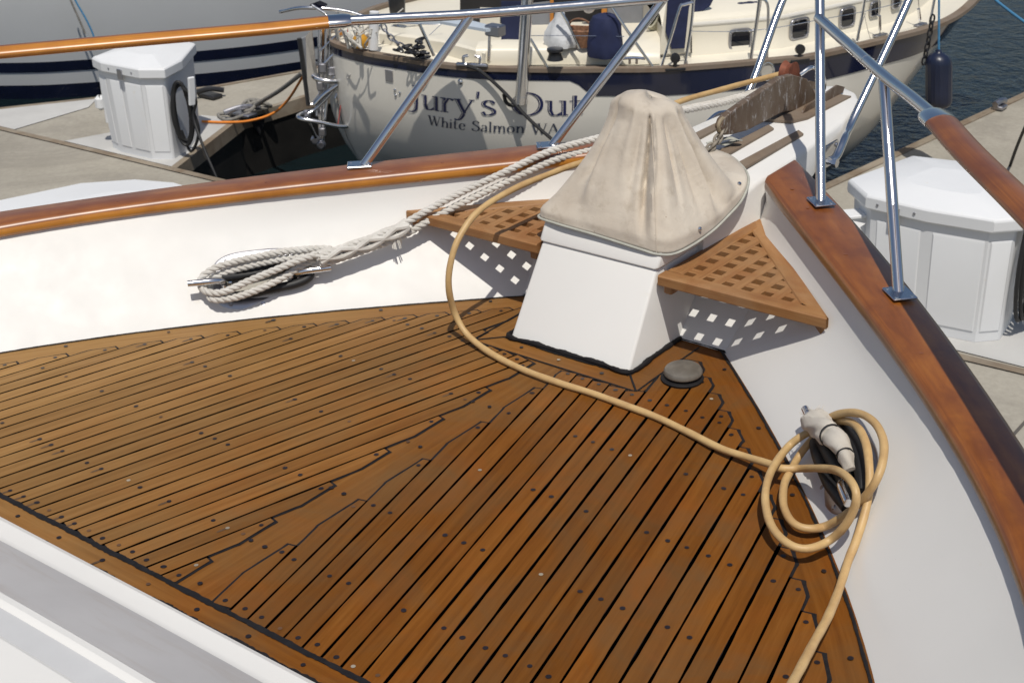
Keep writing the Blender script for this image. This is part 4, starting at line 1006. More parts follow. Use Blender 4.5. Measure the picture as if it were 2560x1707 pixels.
# ---- large white hull at the upper left ----
bigw = simple('big_hull_white', (.66, .67, .67), .22, var=.02, sc=2)
big = thing('sailboat', 'large white hull with two navy stripes lying behind the left finger pier', 'sailboat')
HB = cat([(-13.5, 5.3, 0), (-11.2, 5.95, 0), (-9.38, 6.99, 0), (-8.74, 7.5, 0), (-7.99, 8.37, 0), (-7.62, 9.01, 0), (-7.15, 10.1, 0), (-6.85, 11.5, 0), (-6.8, 13.5, 0), (-7.1, 16, 0)], 8)
def bigrow(i, zs):
    t = nrm(HB[min(i+1, len(HB)-1)] - HB[max(i-1, 0)]); n = V(t[1], -t[0], 0); return [HB[i] + n*(.26*math.sin(min(1, (z-ZW)/1.6)*1.5)) - n*(.10*max(0, z-ZW-1.2)) + V(0, 0, z) for z in zs], n
def bigband(z0, z1, off, mat, name, par):
    mb = MB(); zs = list(np.linspace(z0, z1, 14 if z1-z0 > .5 else 3)); rows = []
    for i in range(len(HB)):
        r, n = bigrow(i, zs); rows.append([p + n*off for p in r])
    mb.quadgrid(rows); return mb.build(name, mat, par, auto=80)
bigband(-2.2, .9, 0, bigw, 'hull', big)
bigband(-1.85, ZW+.13, .004, M['navypaint'], 'boot_stripe', big)
bigband(ZW+.25, ZW+.345, .004, M['navypaint'], 'boot_stripe', big)
mb = MB(); rows = [[bigrow(i, (.9,))[0][0], bigrow(i, (.9,))[0][0] + V(-3, 1.6, .05)] for i in range(len(HB))]; mb.quadgrid(rows); mb.build('deck', M['cream'], big)
# pair of blue and grey lines hanging from it
def hangline(name, label, pts, r, mat, cat_='rope'):
    o = thing(name, label, cat_); mb = MB(); mb.tube(cat(pts, 8), r, 8); mb.build('line', mat, o); return o
bluer = simple('blue_rope', (.06, .22, .4), .8, var=.2, sc=60)
greyr = simple('grey_rope', (.22, .21, .19), .85, var=.3, sc=40, bst=.4)
orr = simple('orange_cord', (.75, .24, .03), .6, var=.15)
bp0 = V(-8.2, 8.0, 0); bn = nrm(V(.64, -.77, 0))
BP = lambda px, py, o=0: onpl(px, py, bp0 + bn*(.36+o), bn)
hangline('hanging_line', 'blue line dangling against the large white hull', [BP(180, -20), BP(190, 5), BP(213, 45), BP(230, 80), BP(240, 110)], .008, bluer)
hangline('hanging_line', 'pair of grey lines dangling against the large white hull', [BP(168, -20), BP(178, 5), BP(196, 45), BP(213, 85)], .009, greyr)
# small gear on the pier: cleat, pale mooring lines, orange cord
dc = thing('dock_cleat', 'black dock cleat on the far edge of the left finger pier', 'cleat')
mb = MB(); a, b = onz(488, 232, ZD+.05), onz(560, 226, ZD+.05); m_ = (a+b)/2
mb.tube(cat([a, m_ + V(0, 0, .02), b], 8), .02, 10); mb.box(m_ + V(0, 0, -.03), .09, .05, .014, bev=.006); mb.build('casting', M['black'], dc)
dc = thing('dock_cleat', 'galvanised dock cleat by the pale knotted line beside the slip', 'cleat')
mb = MB(); a, b = onz(560, 282, ZD+.05), onz(650, 268, ZD+.05); m_ = (a+b)/2
mb.tube(cat([a, m_ + V(0, 0, .02), b], 8), .02, 10); mb.box(m_ + V(0, 0, -.03), .11, .05, .014, bev=.006); mb.build('casting', M['steelrough'], dc)
kn = thing('dock_line', 'grey knotted mooring line running from the pier cleat up to the cream boat stern', 'rope')
mb = MB(); mb.tube(cat([onz(640, 262, ZD+.08), onz(700, 226, ZD+.3), onz(757, 182, ZD+.55)], 8), .016, 8)
for k in range(4):
    c = onz(622 + k*12, 264 - k*2, ZD+.07); mb.tube([c + V(.06*math.cos(q), .04*math.sin(q+k), .03*math.sin(q*1+k*2)) for q in [2*math.pi*j/16 for j in range(16)]], .013, 8, closed=True)
mb.tube(cat([onz(570, 285, ZD+.03), onz(545, 287, ZD+.02), onz(570, 300, ZD+.02), onz(630, 281, ZD+.03)], 8), .011, 8)
mb.build('line', greyr, kn)
oc = thing('power_cord', 'bright orange cord sagging from the pier to the cream boat stern', 'cord')
mb = MB(); mb.tube(cat([onz(505, 304, ZD+.02), onz(560, 306, ZD+.02), onz(620, 303, ZD+.03), onz(680, 285, ZD+.08), onz(720, 250, ZD+.2), onz(755, 195, ZD+.5), onz(770, 170, ZD+.62)], 8), .009, 8); mb.build('cord', orr, oc)
# fender blocks on the pier face
for (px, py) in ((642, 308), (700, 300)):
    bb = thing('dock_bracket', 'dark bracket under the timber edge of the slip, ' + ('nearest the dock box' if px < 660 else 'farther along the edge'), 'bracket', group='brackets under the slip edge')
    c = onpl(px, py, (-5.92, 6.9, 0), nrm(V(1, .1, 0))); mb = MB(); mb.prism([(-.07, .06), (.07, .06), (.05, -.02), (0, -.09), (-.05, -.02)], -.03, .02, 0, (V(.05, 1, 0), V(0, 0, 1), V(1, 0, 0)), c); mb.build('casting', M['black'], bb)
# =====================================================================
# CREAM SAILBOAT IN THE NEXT SLIP
# =====================================================================
jb = thing('sailboat', "cream canoe-sterned sailboat with navy sheer band, lettered Jury's Out", 'sailboat')
SH = [(-4.66, 6.56, -.60), (-4.60, 6.42, -.605), (-4.45, 6.36, -.61), (-4.22, 6.35, -.62), (-3.92, 6.36, -.62), (-3.62, 6.38, -.62), (-3.38, 6.45, -.62), (-2.99, 6.65, -.62), (-2.79, 6.78, -.62), (-2.52, 6.95, -.62), (-2.28, 7.18, -.62), (-1.99, 7.52, -.62), (-1.87, 7.69, -.62), (-1.69, 8.23, -.62), (-1.58, 8.63, -.62), (-1.56, 9.05, -.62), (-1.63, 9.55, -.615), (-1.76, 10.1, -.60), (-1.95, 10.7, -.58), (-2.12, 11.15, -.56)]
SH = resample(cat(SH, 8), .05); NS = len(SH)
SN = []
for i in range(NS):
    a, b = SH[max(i-3, 0)], SH[min(i+3, NS-1)]; t = nrm(V(b[0]-a[0], b[1]-a[1], 0)); SN.append(V(t[1], -t[0], 0))
PROF = [(0, 0), (.05, .0), (.15, -.004), (.28, .0), (.4, .012), (.52, .038), (.64, .085), (.75, .165), (.86, .28), (.96, .43), (1.05, .62), (1.13, .84), (1.2, 1.08), (1.27, 1.3), (1.4, 1.6)]
AX_ = nrm(V(.526, .85, 0))
def hp(i, d, off=0.0):
    i = max(0, min(NS-1.001, i)); k = int(i); f = i-k
    P_ = SH[k]*(1-f) + SH[k+1]*f; N_ = nrm(SN[k]*(1-f) + SN[k+1]*f)
    o = np.interp(d, [p[0] for p in PROF], [p[1] for p in PROF]); g = i/NS
    o *= 1.0 if g < .3 else (1 - .45*min(1, (g-.3)/.35))
    # keep the tuck from folding through the tight stern
    o *= min(1, .35 + i/14)
    wgt = max(0, min(1, (g-.5)/.4)); o += d*.35*wgt; P_ = P_ - AX_*(d*1.45*wgt**1.2)
    rr = P_[:2] - V(-4.66, 6.56); o = min(o, .9*abs(rr[0]*AX_[1] - rr[1]*AX_[0])) if g > .5 else o
    return P_ - N_*(o - off) + V(0, 0, -d)
mb = MB(); mb.quadgrid([[hp(i, d) for d, _ in PROF] for i in range(NS)]); hull = mb.build('hull', M['hullw'], jb, auto=80)
AX = nrm(V(.526, .85, 0)); T0 = V(-4.66, 6.56, 0)
def mir(p):
    r = p - T0; r2 = V(r[0], r[1], 0); al = np.dot(r2, AX); pe = r2 - AX*al; return T0 + AX*al - pe*.72 + V(0, 0, p[2])
mb = MB(); mb.quadgrid([[mir(hp(i, d)) for d, _ in PROF] for i in range(NS)]); mb.build('hull', M['hullw'], jb, auto=80)
def hit(px, py):
    """pixel -> (station, depth) on the near side"""
    best = None; d = ray(px, py)
    for i in np.arange(1, NS-1, .5):
        for dd in np.arange(.0, 1.3, .02):
            p = hp(i, dd); q = p - CP; z = q @ FW; ex = W0/2 + FPX*(q @ RT)/z - px; ey = H0/2 - FPX*(q @ UP)/z - py; e = ex*ex + ey*ey
            if best is None or e < best[0]: best = (e, i, dd)
    _, i0, d0 = best
    for i in np.arange(i0-.5, i0+.5, .05):
        for dd in np.arange(d0-.02, d0+.02, .002):
            p = hp(i, dd); q = p - CP; z = q @ FW; ex = W0/2 + FPX*(q @ RT)/z - px; ey = H0/2 - FPX*(q @ UP)/z - py; e = ex*ex + ey*ey
            if e < best[0]: best = (e, i, dd)
    return best[1], best[2]
# navy band
def bandd(i):
    g = (i - i_n0)/(i_n1 - i_n0); g = max(0, min(1, g)); g = g*g*(3-2*g); return .062 + .092*g
i_n0 = hit(1424, 197)[0]; i_n1 = hit(1490, 222)[0]
mb = MB(); mb.quadgrid([[hp(i, d, .004) for d in (.012, bandd(i)*.5, bandd(i), bandd(i)+.001)] for i in range(0, NS)]); mb.build('sheer_band', M['navypaint'], jb, auto=80)
mb = MB(); mb.quadgrid([[mir(hp(i, d, .004)) for d in (.012, .1)] for i in range(0, NS)]); mb.build('sheer_band', M['navypaint'], jb, auto=80)
# teak cap
for f in (lambda p: p, mir):
    mb = MB(); rows = []
    for i in range(NS):
        a = f(hp(i, 0, .012)); b = f(hp(i, 0, -.045)); rows.append([a + V(0, 0, -.014), b + V(0, 0, -.014), b + V(0, 0, .010), a + V(0, 0, .010)])
    mb.quadgrid(rows, 0, True, None, None, False); mb.build('toe_rail', M['teakgray'], jb, auto=30)
# rub strake forward
i_r = hit(2030, 262)[0]
mb = MB(); mb.tube([hp(i, .50, .01) for i in np.arange(i_r-8, NS-1, 1)], .016, 8); mb.build('rub_strake', M['hullw'], jb)
# deck
mb = MB(); mb.quadgrid([[hp(i, .02, -.04), (hp(i, .02, -.04) + mir(hp(i, .02)))/2 + V(0, 0, .04), mir(hp(i, .02))] for i in range(NS)]); mb.build('deck', M['cream'], jb, auto=80)

# ---- lettering ----
def glyphs():
    G = {}
    A_ = lambda pts, w=None: (pts, w)
    def ell(cx, cy, rx, ry): return ([(cx + rx*math.cos(a), cy + ry*math.sin(a)) for a in [2*math.pi*k/36 for k in range(37)]], 'c')
    def cv(*p): return ([tuple(q[:2]) for q in cat([(a, b, 0) for a, b in p], 7)], 'c')
    def ln(a, b, w): return ([a, b], w)
    TK, TN = .150, .042
    sf = lambda x, y, w=.13: ln((x-w, y), (x+w, y), TN)
    G['J'] = (.55, [ln((.36, 1), (.36, .2), TK), cv((.36, .2), (.33, -.05), (.2, -.2), (.04, -.2)), sf(.36, .98, .17)])
    G['u'] = (.68, [ln((.14, .64), (.14, .2), TK), cv((.14, .2), (.22, .03), (.36, .02), (.52, .14)), ln((.54, .64), (.54, 0), TK), sf(.09, .63, .09), sf(.49, .63, .09), sf(.6, .015, .07)])
    G['r'] = (.50, [ln((.15, .62), (.15, 0), TK), cv((.17, .42), (.26, .58), (.36, .62), (.46, .56)), sf(.10, .63, .09), sf(.16, .015, .14)])
    G['y'] = (.62, [ln((.08, .64), (.32, .02), TK), ln((.56, .64), (.30, .0), TN+.01), cv((.30, 0), (.2, -.22), (.10, -.3), (.0, -.27)), sf(.09, .63, .12), sf(.55, .63, .09)])
    G["'"] = (.22, [ln((.12, 1.02), (.10, .74), .10)])
    G['s'] = (.46, [cv((.38, .5), (.3, .61), (.19, .63), (.08, .55), (.09, .43), (.24, .33), (.37, .22), (.38, .09), (.25, 0), (.12, .01), (.04, .13))])
    G['O'] = (1.0, [ell(.48, .5, .40, .49)])
    G['t'] = (.46, [cv((.17, .86), (.17, .5), (.17, .16), (.24, .03), (.4, .06)), ln((.02, .62), (.38, .62), TN)])
    G['W'] = (1.12, [ln((.08, 1), (.34, 0), TK), ln((.34, 0), (.58, .96), TN+.01), ln((.50, 1), (.76, 0), TK), ln((.76, 0), (1.02, 1), TN+.01), sf(.08, .98), sf(.5, .98, .12), sf(1.0, .98, .1)])
    G['h'] = (.66, [ln((.14, 1), (.14, 0), TK), cv((.16, .42), (.28, .6), (.42, .6), (.50, .46)), ln((.51, .48), (.51, 0), TK), sf(.09, .99, .09), sf(.14, .015), sf(.51, .015)])
    G['i'] = (.30, [ln((.14, .62), (.14, 0), TK), ln((.14, .92), (.14, .80), .13), sf(.09, .62, .09), sf(.14, .015)])
    G['e'] = (.56, [ln((.08, .36), (.47, .36), TN), cv((.47, .36), (.42, .56), (.27, .63), (.12, .52), (.07, .32), (.14, .09), (.3, 0), (.48, .12))])
    G['S'] = (.66, [cv((.52, .8), (.44, .96), (.3, 1.0), (.14, .92), (.12, .72), (.3, .56), (.5, .4), (.54, .2), (.42, .03), (.25, 0), (.1, .08), (.06, .22))])
    G['a'] = (.54, [cv((.08, .5), (.18, .62), (.32, .6), (.39, .46)), ln((.40, .48), (.40, .06), TK), cv((.38, .34), (.2, .3), (.08, .2), (.1, .04), (.24, .0), (.38, .12)), sf(.46, .015, .06)])
    G['l'] = (.30, [ln((.14, 1), (.14, 0), TK), sf(.09, .99, .09), sf(.14, .015)])
    G['m'] = (1.0, [ln((.14, .62), (.14, 0), TK), cv((.16, .42), (.28, .6), (.4, .6), (.47, .46)), ln((.48, .48), (.48, 0), TK), cv((.5, .42), (.62, .6), (.74, .6), (.81, .46)), ln((.82, .48), (.82, 0), TK), sf(.09, .62, .09), sf(.14, .015, .11), sf(.48, .015, .11), sf(.82, .015, .11)])
    G['o'] = (.60, [ell(.28, .31, .22, .30)])
    G['n'] = (.66, [ln((.14, .62), (.14, 0), TK), cv((.16, .42), (.28, .6), (.42, .6), (.50, .46)), ln((.51, .48), (.51, 0), TK), sf(.09, .62, .09), sf(.14, .015, .12), sf(.51, .015, .12)])
    G['A'] = (.84, [ln((.40, 1), (.08, 0), TN+.01), ln((.40, 1), (.74, 0), TK), ln((.2, .34), (.58, .34), TN), sf(.08, .015), sf(.74, .015)])
    G[' '] = (.42, [])
    return G
GL = glyphs()
def letter_word(txt, corners, name, col, inline=None, bold=1.0):
    """corners: hull (station, depth) of lower-left, lower-right, upper-left, upper-right"""
    tot = sum(GL[c][0] for c in txt); x = 0; (a, b, c_, d_) = corners
    def mp(u, v, off):
        i = a[0]*(1-u)*(1-v) + b[0]*u*(1-v) + c_[0]*(1-u)*v + d_[0]*u*v; d = a[1]*(1-u)*(1-v) + b[1]*u*(1-v) + c_[1]*(1-u)*v + d_[1]*u*v
        return hp(i, d, off)
    out = []
    for ch in txt:
        w_, st = GL[ch]
        if st:
            mb = MB()
            for pts, w in st:
                P = resample([V(p[0], p[1], 0) for p in pts], .03)
                for mi, kw, off, sh in ((0, 1.0, .0045, 0), (1, .11, .0070, .20)) if inline else ((0, 1.0, .0045, 0),):
                    rows = []
                    for k, p in enumerate(P):
                        t = nrm(P[min(k+1, len(P)-1)] - P[max(k-1, 0)]); n = V(-t[1], t[0], 0)
                        ww = (.042 + .108*abs(t[1])**1.5) if w == 'c' else w
                        ww *= bold
                        if mi == 1 and ww < .09: 
                            if len(rows) > 1: mb.quadgrid(rows, 1, smooth=True)
                            rows = []; continue
                        cshift = n*ww*sh if n[0] < 0 else -n*ww*sh
                        e0, e1 = p + cshift + n*ww*.5*kw, p + cshift - n*ww*.5*kw
                        rows.append([mp((x + q[0])/tot, q[1], off) for q in (e0, e1)])
                    if len(rows) > 1: mb.quadgrid(rows, mi, smooth=True)
            mb.build(name, [col, M['hullw']] if inline else [col], jb, fixn=False, auto=180)
        x += w_
inknavy = simple('navy_lettering', (.01, .016, .075), .35, var=.1)
inkgrey = simple('slate_lettering', (.045, .055, .085), .4, var=.1)
letter_word("Jury's Out", (hit(1018, 266), hit(1462, 287), hit(1018, 212), hit(1462, 230)), 'name_letter', inknavy, True, .92)
letter_word('White Salmon WA', (hit(1071, 311), hit(1400, 335), hit(1071, 288), hit(1400, 310)), 'port_letter', inkgrey, None, .85)
def onhull(px, py, off=0):
    i, d = hit(px, py); return hp(i, d, off), SN[int(i)]

# ---- vertical reference surfaces above the side deck ----
def wallhit(px, py, inset):
    d = ray(px, py); best = None
    for i in range(2, NS-3):
        a = SH[i] - SN[i]*inset; b = SH[i+1] - SN[i+1]*inset; e = b - a; n = V(e[1], -e[0], 0); L = np.linalg.norm(n)
        t = np.dot(a - CP, n)/np.dot(d, n)
        if t <= 0: continue
        p = CP + d*t; u = np.dot((p-a)[:2], e[:2])/(L*L)
        if -.02 <= u <= 1.02 and (best is None or t < best[0]): best = (t, p, nrm(V(e[0], e[1], 0)), nrm(n), i+u)
    return best
def post(name, pts, r, inset=.03, mat=None, parent=jb):
    P = []
    for q in pts:
        h = wallhit(q[0], q[1], inset); P.append(h[1])
    mb = MB(); mb.tube(P if len(P) == 2 else cat(P, 5), r, 10); return mb.build(name, mat or M['steel'], parent)
# cabin trunk
i0 = wallhit(1655, 150, .30)[4]; i1 = NS - 9
cab = bpy.data.objects.new('cabin', None); COL.objects.link(cab); cab.parent = jb; cab.empty_display_size = .2
zr = wallhit(1800, 55, .34)[1][2]
print('cabin roof edge z', zr, wallhit(2100, 15, .34)[1][2])
zr = zr*.5 + wallhit(2100, 15, .34)[1][2]*.5
ii = np.arange(i0, i1, 1.0)
def wp(i, inset, z):
    k = int(i); f = i-k; P_ = SH[k]*(1-f) + SH[k+1]*f; N_ = SN[k]*(1-f) + SN[k+1]*f; q = P_ - N_*inset; return V(q[0], q[1], z)
mb = MB(); rows = [[wp(i, .29, -.70), wp(i, .30, -.62), wp(i, .32, -.585), wp(i, .325, -.5), wp(i, .326, zr)] for i in ii]; mb.quadgrid(rows)
e = rows[0]; mb.add(e + [wp(i0, 1.6, zr), wp(i0, 1.6, -.7)], [[0, 1, 2, 3, 4, 5, 6]]); mb.build('cabin_side', M['cream'], cab, auto=60)
mb = MB(); rows = [[wp(i, .34, zr+.012), wp(i, .345, zr+.03), wp(i, .39, zr+.05), wp(i, .6, zr+.085), wp(i, .9, zr+.10), wp(i, 1.6, zr+.11)] for i in ii]; mb.quadgrid(rows); mb.build('cabin_roof', M['cream'], cab, auto=60)
mb = MB(); mb.tube([wp(i, .336, zr+.0) for i in ii], .016, 10); mb.build('moulding', M['hullw'], cab)
# opening ports
portglass = simple('smoked_port_glass', (.008, .01, .016), .04, var=.1, coat=.5)
def port(x0, x1, y0, y1):
    h = wallhit((x0+x1)/2, (y0+y1)/2, .318); p, t, n = h[1], h[2], h[3]
    if np.dot(n, CP - p) < 0: n = -n
    a = wallhit(x0, (y0+y1)/2, .322)[1]; b = wallhit(x1, (y0+y1)/2, .322)[1]; hw = np.linalg.norm((a-b)[:2])/2
    zt = wallhit((x0+x1)/2, y0, .322)[1][2]; zb = wallhit((x0+x1)/2, y1, .322)[1][2]; hh = (zt-zb)/2
    up = V(0, 0, 1.); mb = MB(); K = 40
    def ov(ra, rb, a_, e=.42):
        c, s_ = math.cos(a_), math.sin(a_); return ra*math.copysign(abs(c)**e, c), rb*math.copysign(abs(s_)**e, s_)
    rows = []
    for k_, h_ in ((1, .001), (1, .010), (.97, .013), (.80, .013), (.78, .008)):
        rows.append([p + t*ov(hw*k_, 1, 2*math.pi*k/K)[0] + up*ov(1, hh*k_, 2*math.pi*k/K)[1] + n*h_ for k in range(K)])
    mb.quadgrid(rows, 0, True); fr = mb.build('port_frame', M['steelrough'], cab, auto=40)
    mb = MB(); g = [p + t*ov(hw*.79, 1, 2*math.pi*k/K)[0] + up*ov(1, hh*.79, 2*math.pi*k/K)[1] + n*.006 for k in range(K)]; mb.add(g, [list(range(K))], 0, None, None, False); mb.build('port_glass', portglass, fr)
    for k in range(12):
        mb = MB(); a_ = 2*math.pi*k/12 + .13; mb.lathe([(.0045, 0), (.003, .002), (.001, .0025)], p + t*ov(hw*.88, 1, a_)[0] + up*ov(1, hh*.88, a_)[1] + n*.0132, n, 8); mb.build('screw', M['steel'], fr)
for q in ((1821, 1879, 71, 128), (1973, 2021, 45, 99), (2097, 2136, 18, 70), (2173, 2198, 3, 42), (2229, 2250, -18, 22)): port(*q)
h = wallhit(1844, 63, .332); mb = MB(); mb.box(h[1], .045, .004, .014, (h[2], h[3], V(0, 0, 1)), bev=.003); mb.build('builder_plate', M['steelrough'], cab)
# navy weather cloth and dodger edge, sail-cover style rolls on the roof
def quadcloth(name, px, inset, mat=M['navy'], th=.01, parent=jb):
    P = [wallhit(a, b, inset)[1] if not isinstance(a, tuple) else V(*a) for a, b in px]; n = nrm(np.cross(P[1]-P[0], P[2]-P[0])); mb = MB(); k = len(P)
    A = P; B = [p + n*th for p in P]; mb.add(A+B, [list(range(k)), list(range(k, 2*k))] + [[i, (i+1) % k, k+(i+1) % k, k+i] for i in range(k)], 0, None, None, False)
    return mb.build(name, mat, parent, auto=20, bevel=.003)
quadcloth('dodger_border', [(1650, 138), (1645, 142), (1672, -30), (1735, -30), (1730, 132)], .285, M['cream'])
quadcloth('dodger', [(1679, 124), (1664, 80), (1672, -40), (1745, -40), (1724, 10), (1712, 122)], .27)
quadcloth('dodger', [(1735, 36), (1733, -60), (1775, -60), (1784, 0), (1776, 16), (1758, 28)], .42)
mb = MB(); mb.tube([wallhit(a, b, .262)[1] for a, b in ((1646, 140), (1664, 142), (1700, 138), (1729, 133), (1728, 90))], .004, 6); mb.build('dodger_piping', M['black'], jb)
def roll(name, pts, r, inset, label_=None):
    mb = MB(); P = cat([wallhit(a, b, inset)[1] for a, b in pts], 6); mb.tube(P, r, 14, 0, True, [.75 + .25*math.sin(math.pi*min(1, max(.0, i/(len(P)-1)*1.0))) + .05*math.sin(i*1.3) for i in range(len(P))]); return mb.build(name, M['navy'], jb)
roll('handrail_cover', [(1824, 24), (1850, 19), (1880, 16), (1900, 14)], .030, .50)
roll('handrail_cover', [(1902, 4), (1935, 3), (1965, 1)], .030, .55)
roll('handrail_cover', [(1985, 1), (2010, -2), (2040, -6)], .030, .6)
# stanchions and lifelines
post('stanchion', ((1395, 18), (1420, 60), (1449, 122)), .0085, .10)
post('stanchion', ((1522, 8), (1570, 80), (1631, 167)), .0085, .03)
post('stanchion', ((1326, 98), (1345, 130), (1370, 172)), .0085, .03)
post('stanchion', ((1735, 6), (1712, 12), (1700, 20), (1678, 90), (1654, 166)), .0085, .035)
post('stanchion', ((1738, -60), (1729, 60), (1711, 168)), .0085, .035)
post('stanchion', ((1903, -40), (1893, 45), (1876, 154)), .010, .035)
post('stanchion', ((1905, -20), (1892, 60), (1884, 76), (1874, 78)), .008, .04)
post('stanchion', ((1898, -6), (1918, 10), (1920, 60), (1917, 152)), .0085, .035)
post('stanchion', ((2166, -40), (2157, 30), (2142, 103)), .0085, .035)
post('stanchion', ((2342, -40), (2334, 10), (2322, 72)), .0085, .035)
def wire(pts, r=.0022, inset=.035, name='lifeline'):
    post(name, pts, r, inset, M['steel'])
wire(((1328, 90), (1420, 90), (1560, 92))); wire(((1729, 79), (1800, 80), (1876, 78))); wire(((1879, 78), (1960, 67), (2040, 52), (2160, 30))); wire(((2160, 30), (2240, 10), (2330, -18)))
wire(((2160, 33), (2168, 70), (2176, 98)), .0018, .05, 'shroud'); wire(((2164, 33), (2150, 75), (2148, 100)), .0018, .05, 'shroud')
# chainplates / turnbuckles
for a in ((2198, 22, 2200, 88), (2296, 5, 2300, 62)):
    post('turnbuckle', ((a[0], a[1]-60), (a[0], a[1]), (a[2], a[3])), .004, .12); post('turnbuckle', ((a[0]+.5, a[1]+18), (a[2]-.5, a[3]-12)), .010, .12)
    h = wallhit(a[2], a[3], .12); mb = MB(); mb.box(h[1], .05, .02, .006, (h[2], h[3], V(0, 0, 1)), bev=.003); mb.build('chainplate', M['steelrough'], jb)
# lead blocks on the rail
for x, y in ((1688, 150), (2000, 128)):
    h = wallhit(x, y, .0); mb = MB(); mb.lathe([(.012, -.014), (.028, -.012), (.03, 0), (.028, .012), (.012, .014)], h[1] + V(0, 0, .01), h[3], 16); mb.tube([h[1], h[1] - V(0, 0, .06)], .012, 8); mb.box(h[1] - V(0, 0, .055), .06, .015, .008, (h[2], h[3], V(0, 0, 1)), bev=.003); mb.build('lead_block', M['black'], jb)
# hawse ring in the band
p, n = onhull(1916, 178, .004); t = V(-n[1], n[0], 0)
mb = MB(); mb.tube([p + t*.042*math.cos(a) + V(0, 0, .052*math.sin(a)) for a in [2*math.pi*k/24 for k in range(24)]], .009, 8, closed=True); mb.build('hawse_ring', M['steel'], jb)
mb = MB(); mb.add([p + n*.002 + t*.038*math.cos(a) + V(0, 0, .048*math.sin(a)) for a in [2*math.pi*k/24 for k in range(24)]], [list(range(24))]); mb.build('hawse_throat', shell_in, jb)
# chrome bolt heads and exhaust boss on the quarter
for x, y in ((988, 225), (1000, 232), (990, 239)):
    p, n = onhull(x, y, .001); mb = MB(); mb.lathe([(.010, 0), (.008, .006), (.003, .009)], p, n, 12); mb.build('bolt_head', M['steel'], jb)
p, n = onhull(1152, 205, .001); mb = MB(); mb.lathe([(.018, 0), (.017, .008), (.008, .016)], p, n, 16); mb.build('vent_boss', M['steel'], jb)
for x, y in ((1268, 183), (1226, 178)): pass
# chrome fairlead on the rail
h = wallhit(1180, 165, -.01); mb = MB(); mb.box(h[1] + V(0, 0, .005), .10, .012, .012, (h[2], h[3], V(0, 0, 1)), bev=.008)
mb.tube(cat([h[1] + h[2]*-.05 + V(0, 0, .02), h[1] + h[2]*-.05 + V(0, 0, .05), h[1] + h[2]*-.02 + V(0, 0, .06)], 5), .009, 8); mb.tube(cat([h[1] + h[2]*.05 + V(0, 0, .02), h[1] + h[2]*.05 + V(0, 0, .05), h[1] + h[2]*.02 + V(0, 0, .06)], 5), .009, 8); mb.build('fairlead', M['steel'], jb)

# ---- cockpit: coaming, dark well, timber, winches ----
def deckpt(px, py, z=-.60): return onz(px, py, z)
mb = MB(); rows = []
for px, py0, py1 in ((1190, 152, 128), (1260, 152, 124), (1330, 151, 126), (1400, 150, 124), (1470, 150, 122), (1530, 150, 118), (1600, 150, 108), (1650, 148, 92)):
    a = onz(px, py0, -.60); b = onz(px, py1, -.545); rows.append([a + V(0, 0, -.03), a, a*.7 + b*.3 + V(0, 0, .035), b + V(0, 0, .02), b + nrm(V(-.53, .85, 0))*.16 + V(0, 0, .02), b + nrm(V(-.53, .85, 0))*.2 + V(0, 0, -.5)])
mb.quadgrid(rows); mb.build('cockpit_coaming', M['cream'], jb, auto=60)
bpn = nrm(V(.6, -.8, 0)); bpp = onz(1400, 112, -.55) + nrm(V(-.53, .85, 0))*.75
BQ = lambda px, py, o=0: onpl(px, py, bpp + bpn*o, bpn)
def panel(name, quad, mat, o=0, th=.02):
    P = [BQ(a, b, o) for a, b in quad]; k = len(P); mb = MB(); B = [p - bpn*th for p in P]; mb.add(P+B, [list(range(k)), list(range(k, 2*k))[::-1]] + [[i, (i+1) % k, k+(i+1) % k, k+i] for i in range(k)], 0, None, None, False); return mb.build(name, mat, jb, auto=20)
darkm = simple('dark_cabin_interior', (.012, .011, .012), .6, var=.3)
greyp = simple('grey_bulkhead', (.20, .21, .23), .55, var=.1)
panel('companionway', [(1150, 150), (1150, -80), (1700, -80), (1700, 150)], darkm, -.05)
panel('bulkhead', [(1330, 140), (1330, 10), (1375, 5), (1375, 140)], greyp, 0)
panel('bulkhead', [(1515, 140), (1522, -80), (1610, -80), (1610, 140)], greyp, 0)
panel('door_post', [(1375, 90), (1375, -80), (1384, -80), (1384, 90)], M['varn'], .02)
panel('door_post', [(1500, 100), (1510, -80), (1522, -80), (1514, 100)], M['varn'], .02)
seatw = simple('varnished_seat', (.45, .13, .03), .35, var=.25, sc=9, coat=.5)
panel('cockpit_seat', [(1385, 80), (1392, 66), (1545, 72), (1600, 92), (1600, 118), (1500, 104), (1480, 90)], seatw, .16, .04)
mb = MB(); c = BQ(1472, 18, .03); mb.lathe([(.04, 0), (.04, .01), (.03, .02)], c, bpn, 20); mb.build('compass', M['steelrough'], jb)
panel('weather_cloth', [(1253, 128), (1253, 4), (1310, 4), (1310, 130)], M['navy'], .45, .01)
panel('weather_cloth', [(1200, 62), (1200, 20), (1250, 22), (1250, 66)], M['cream'], .5, .01)
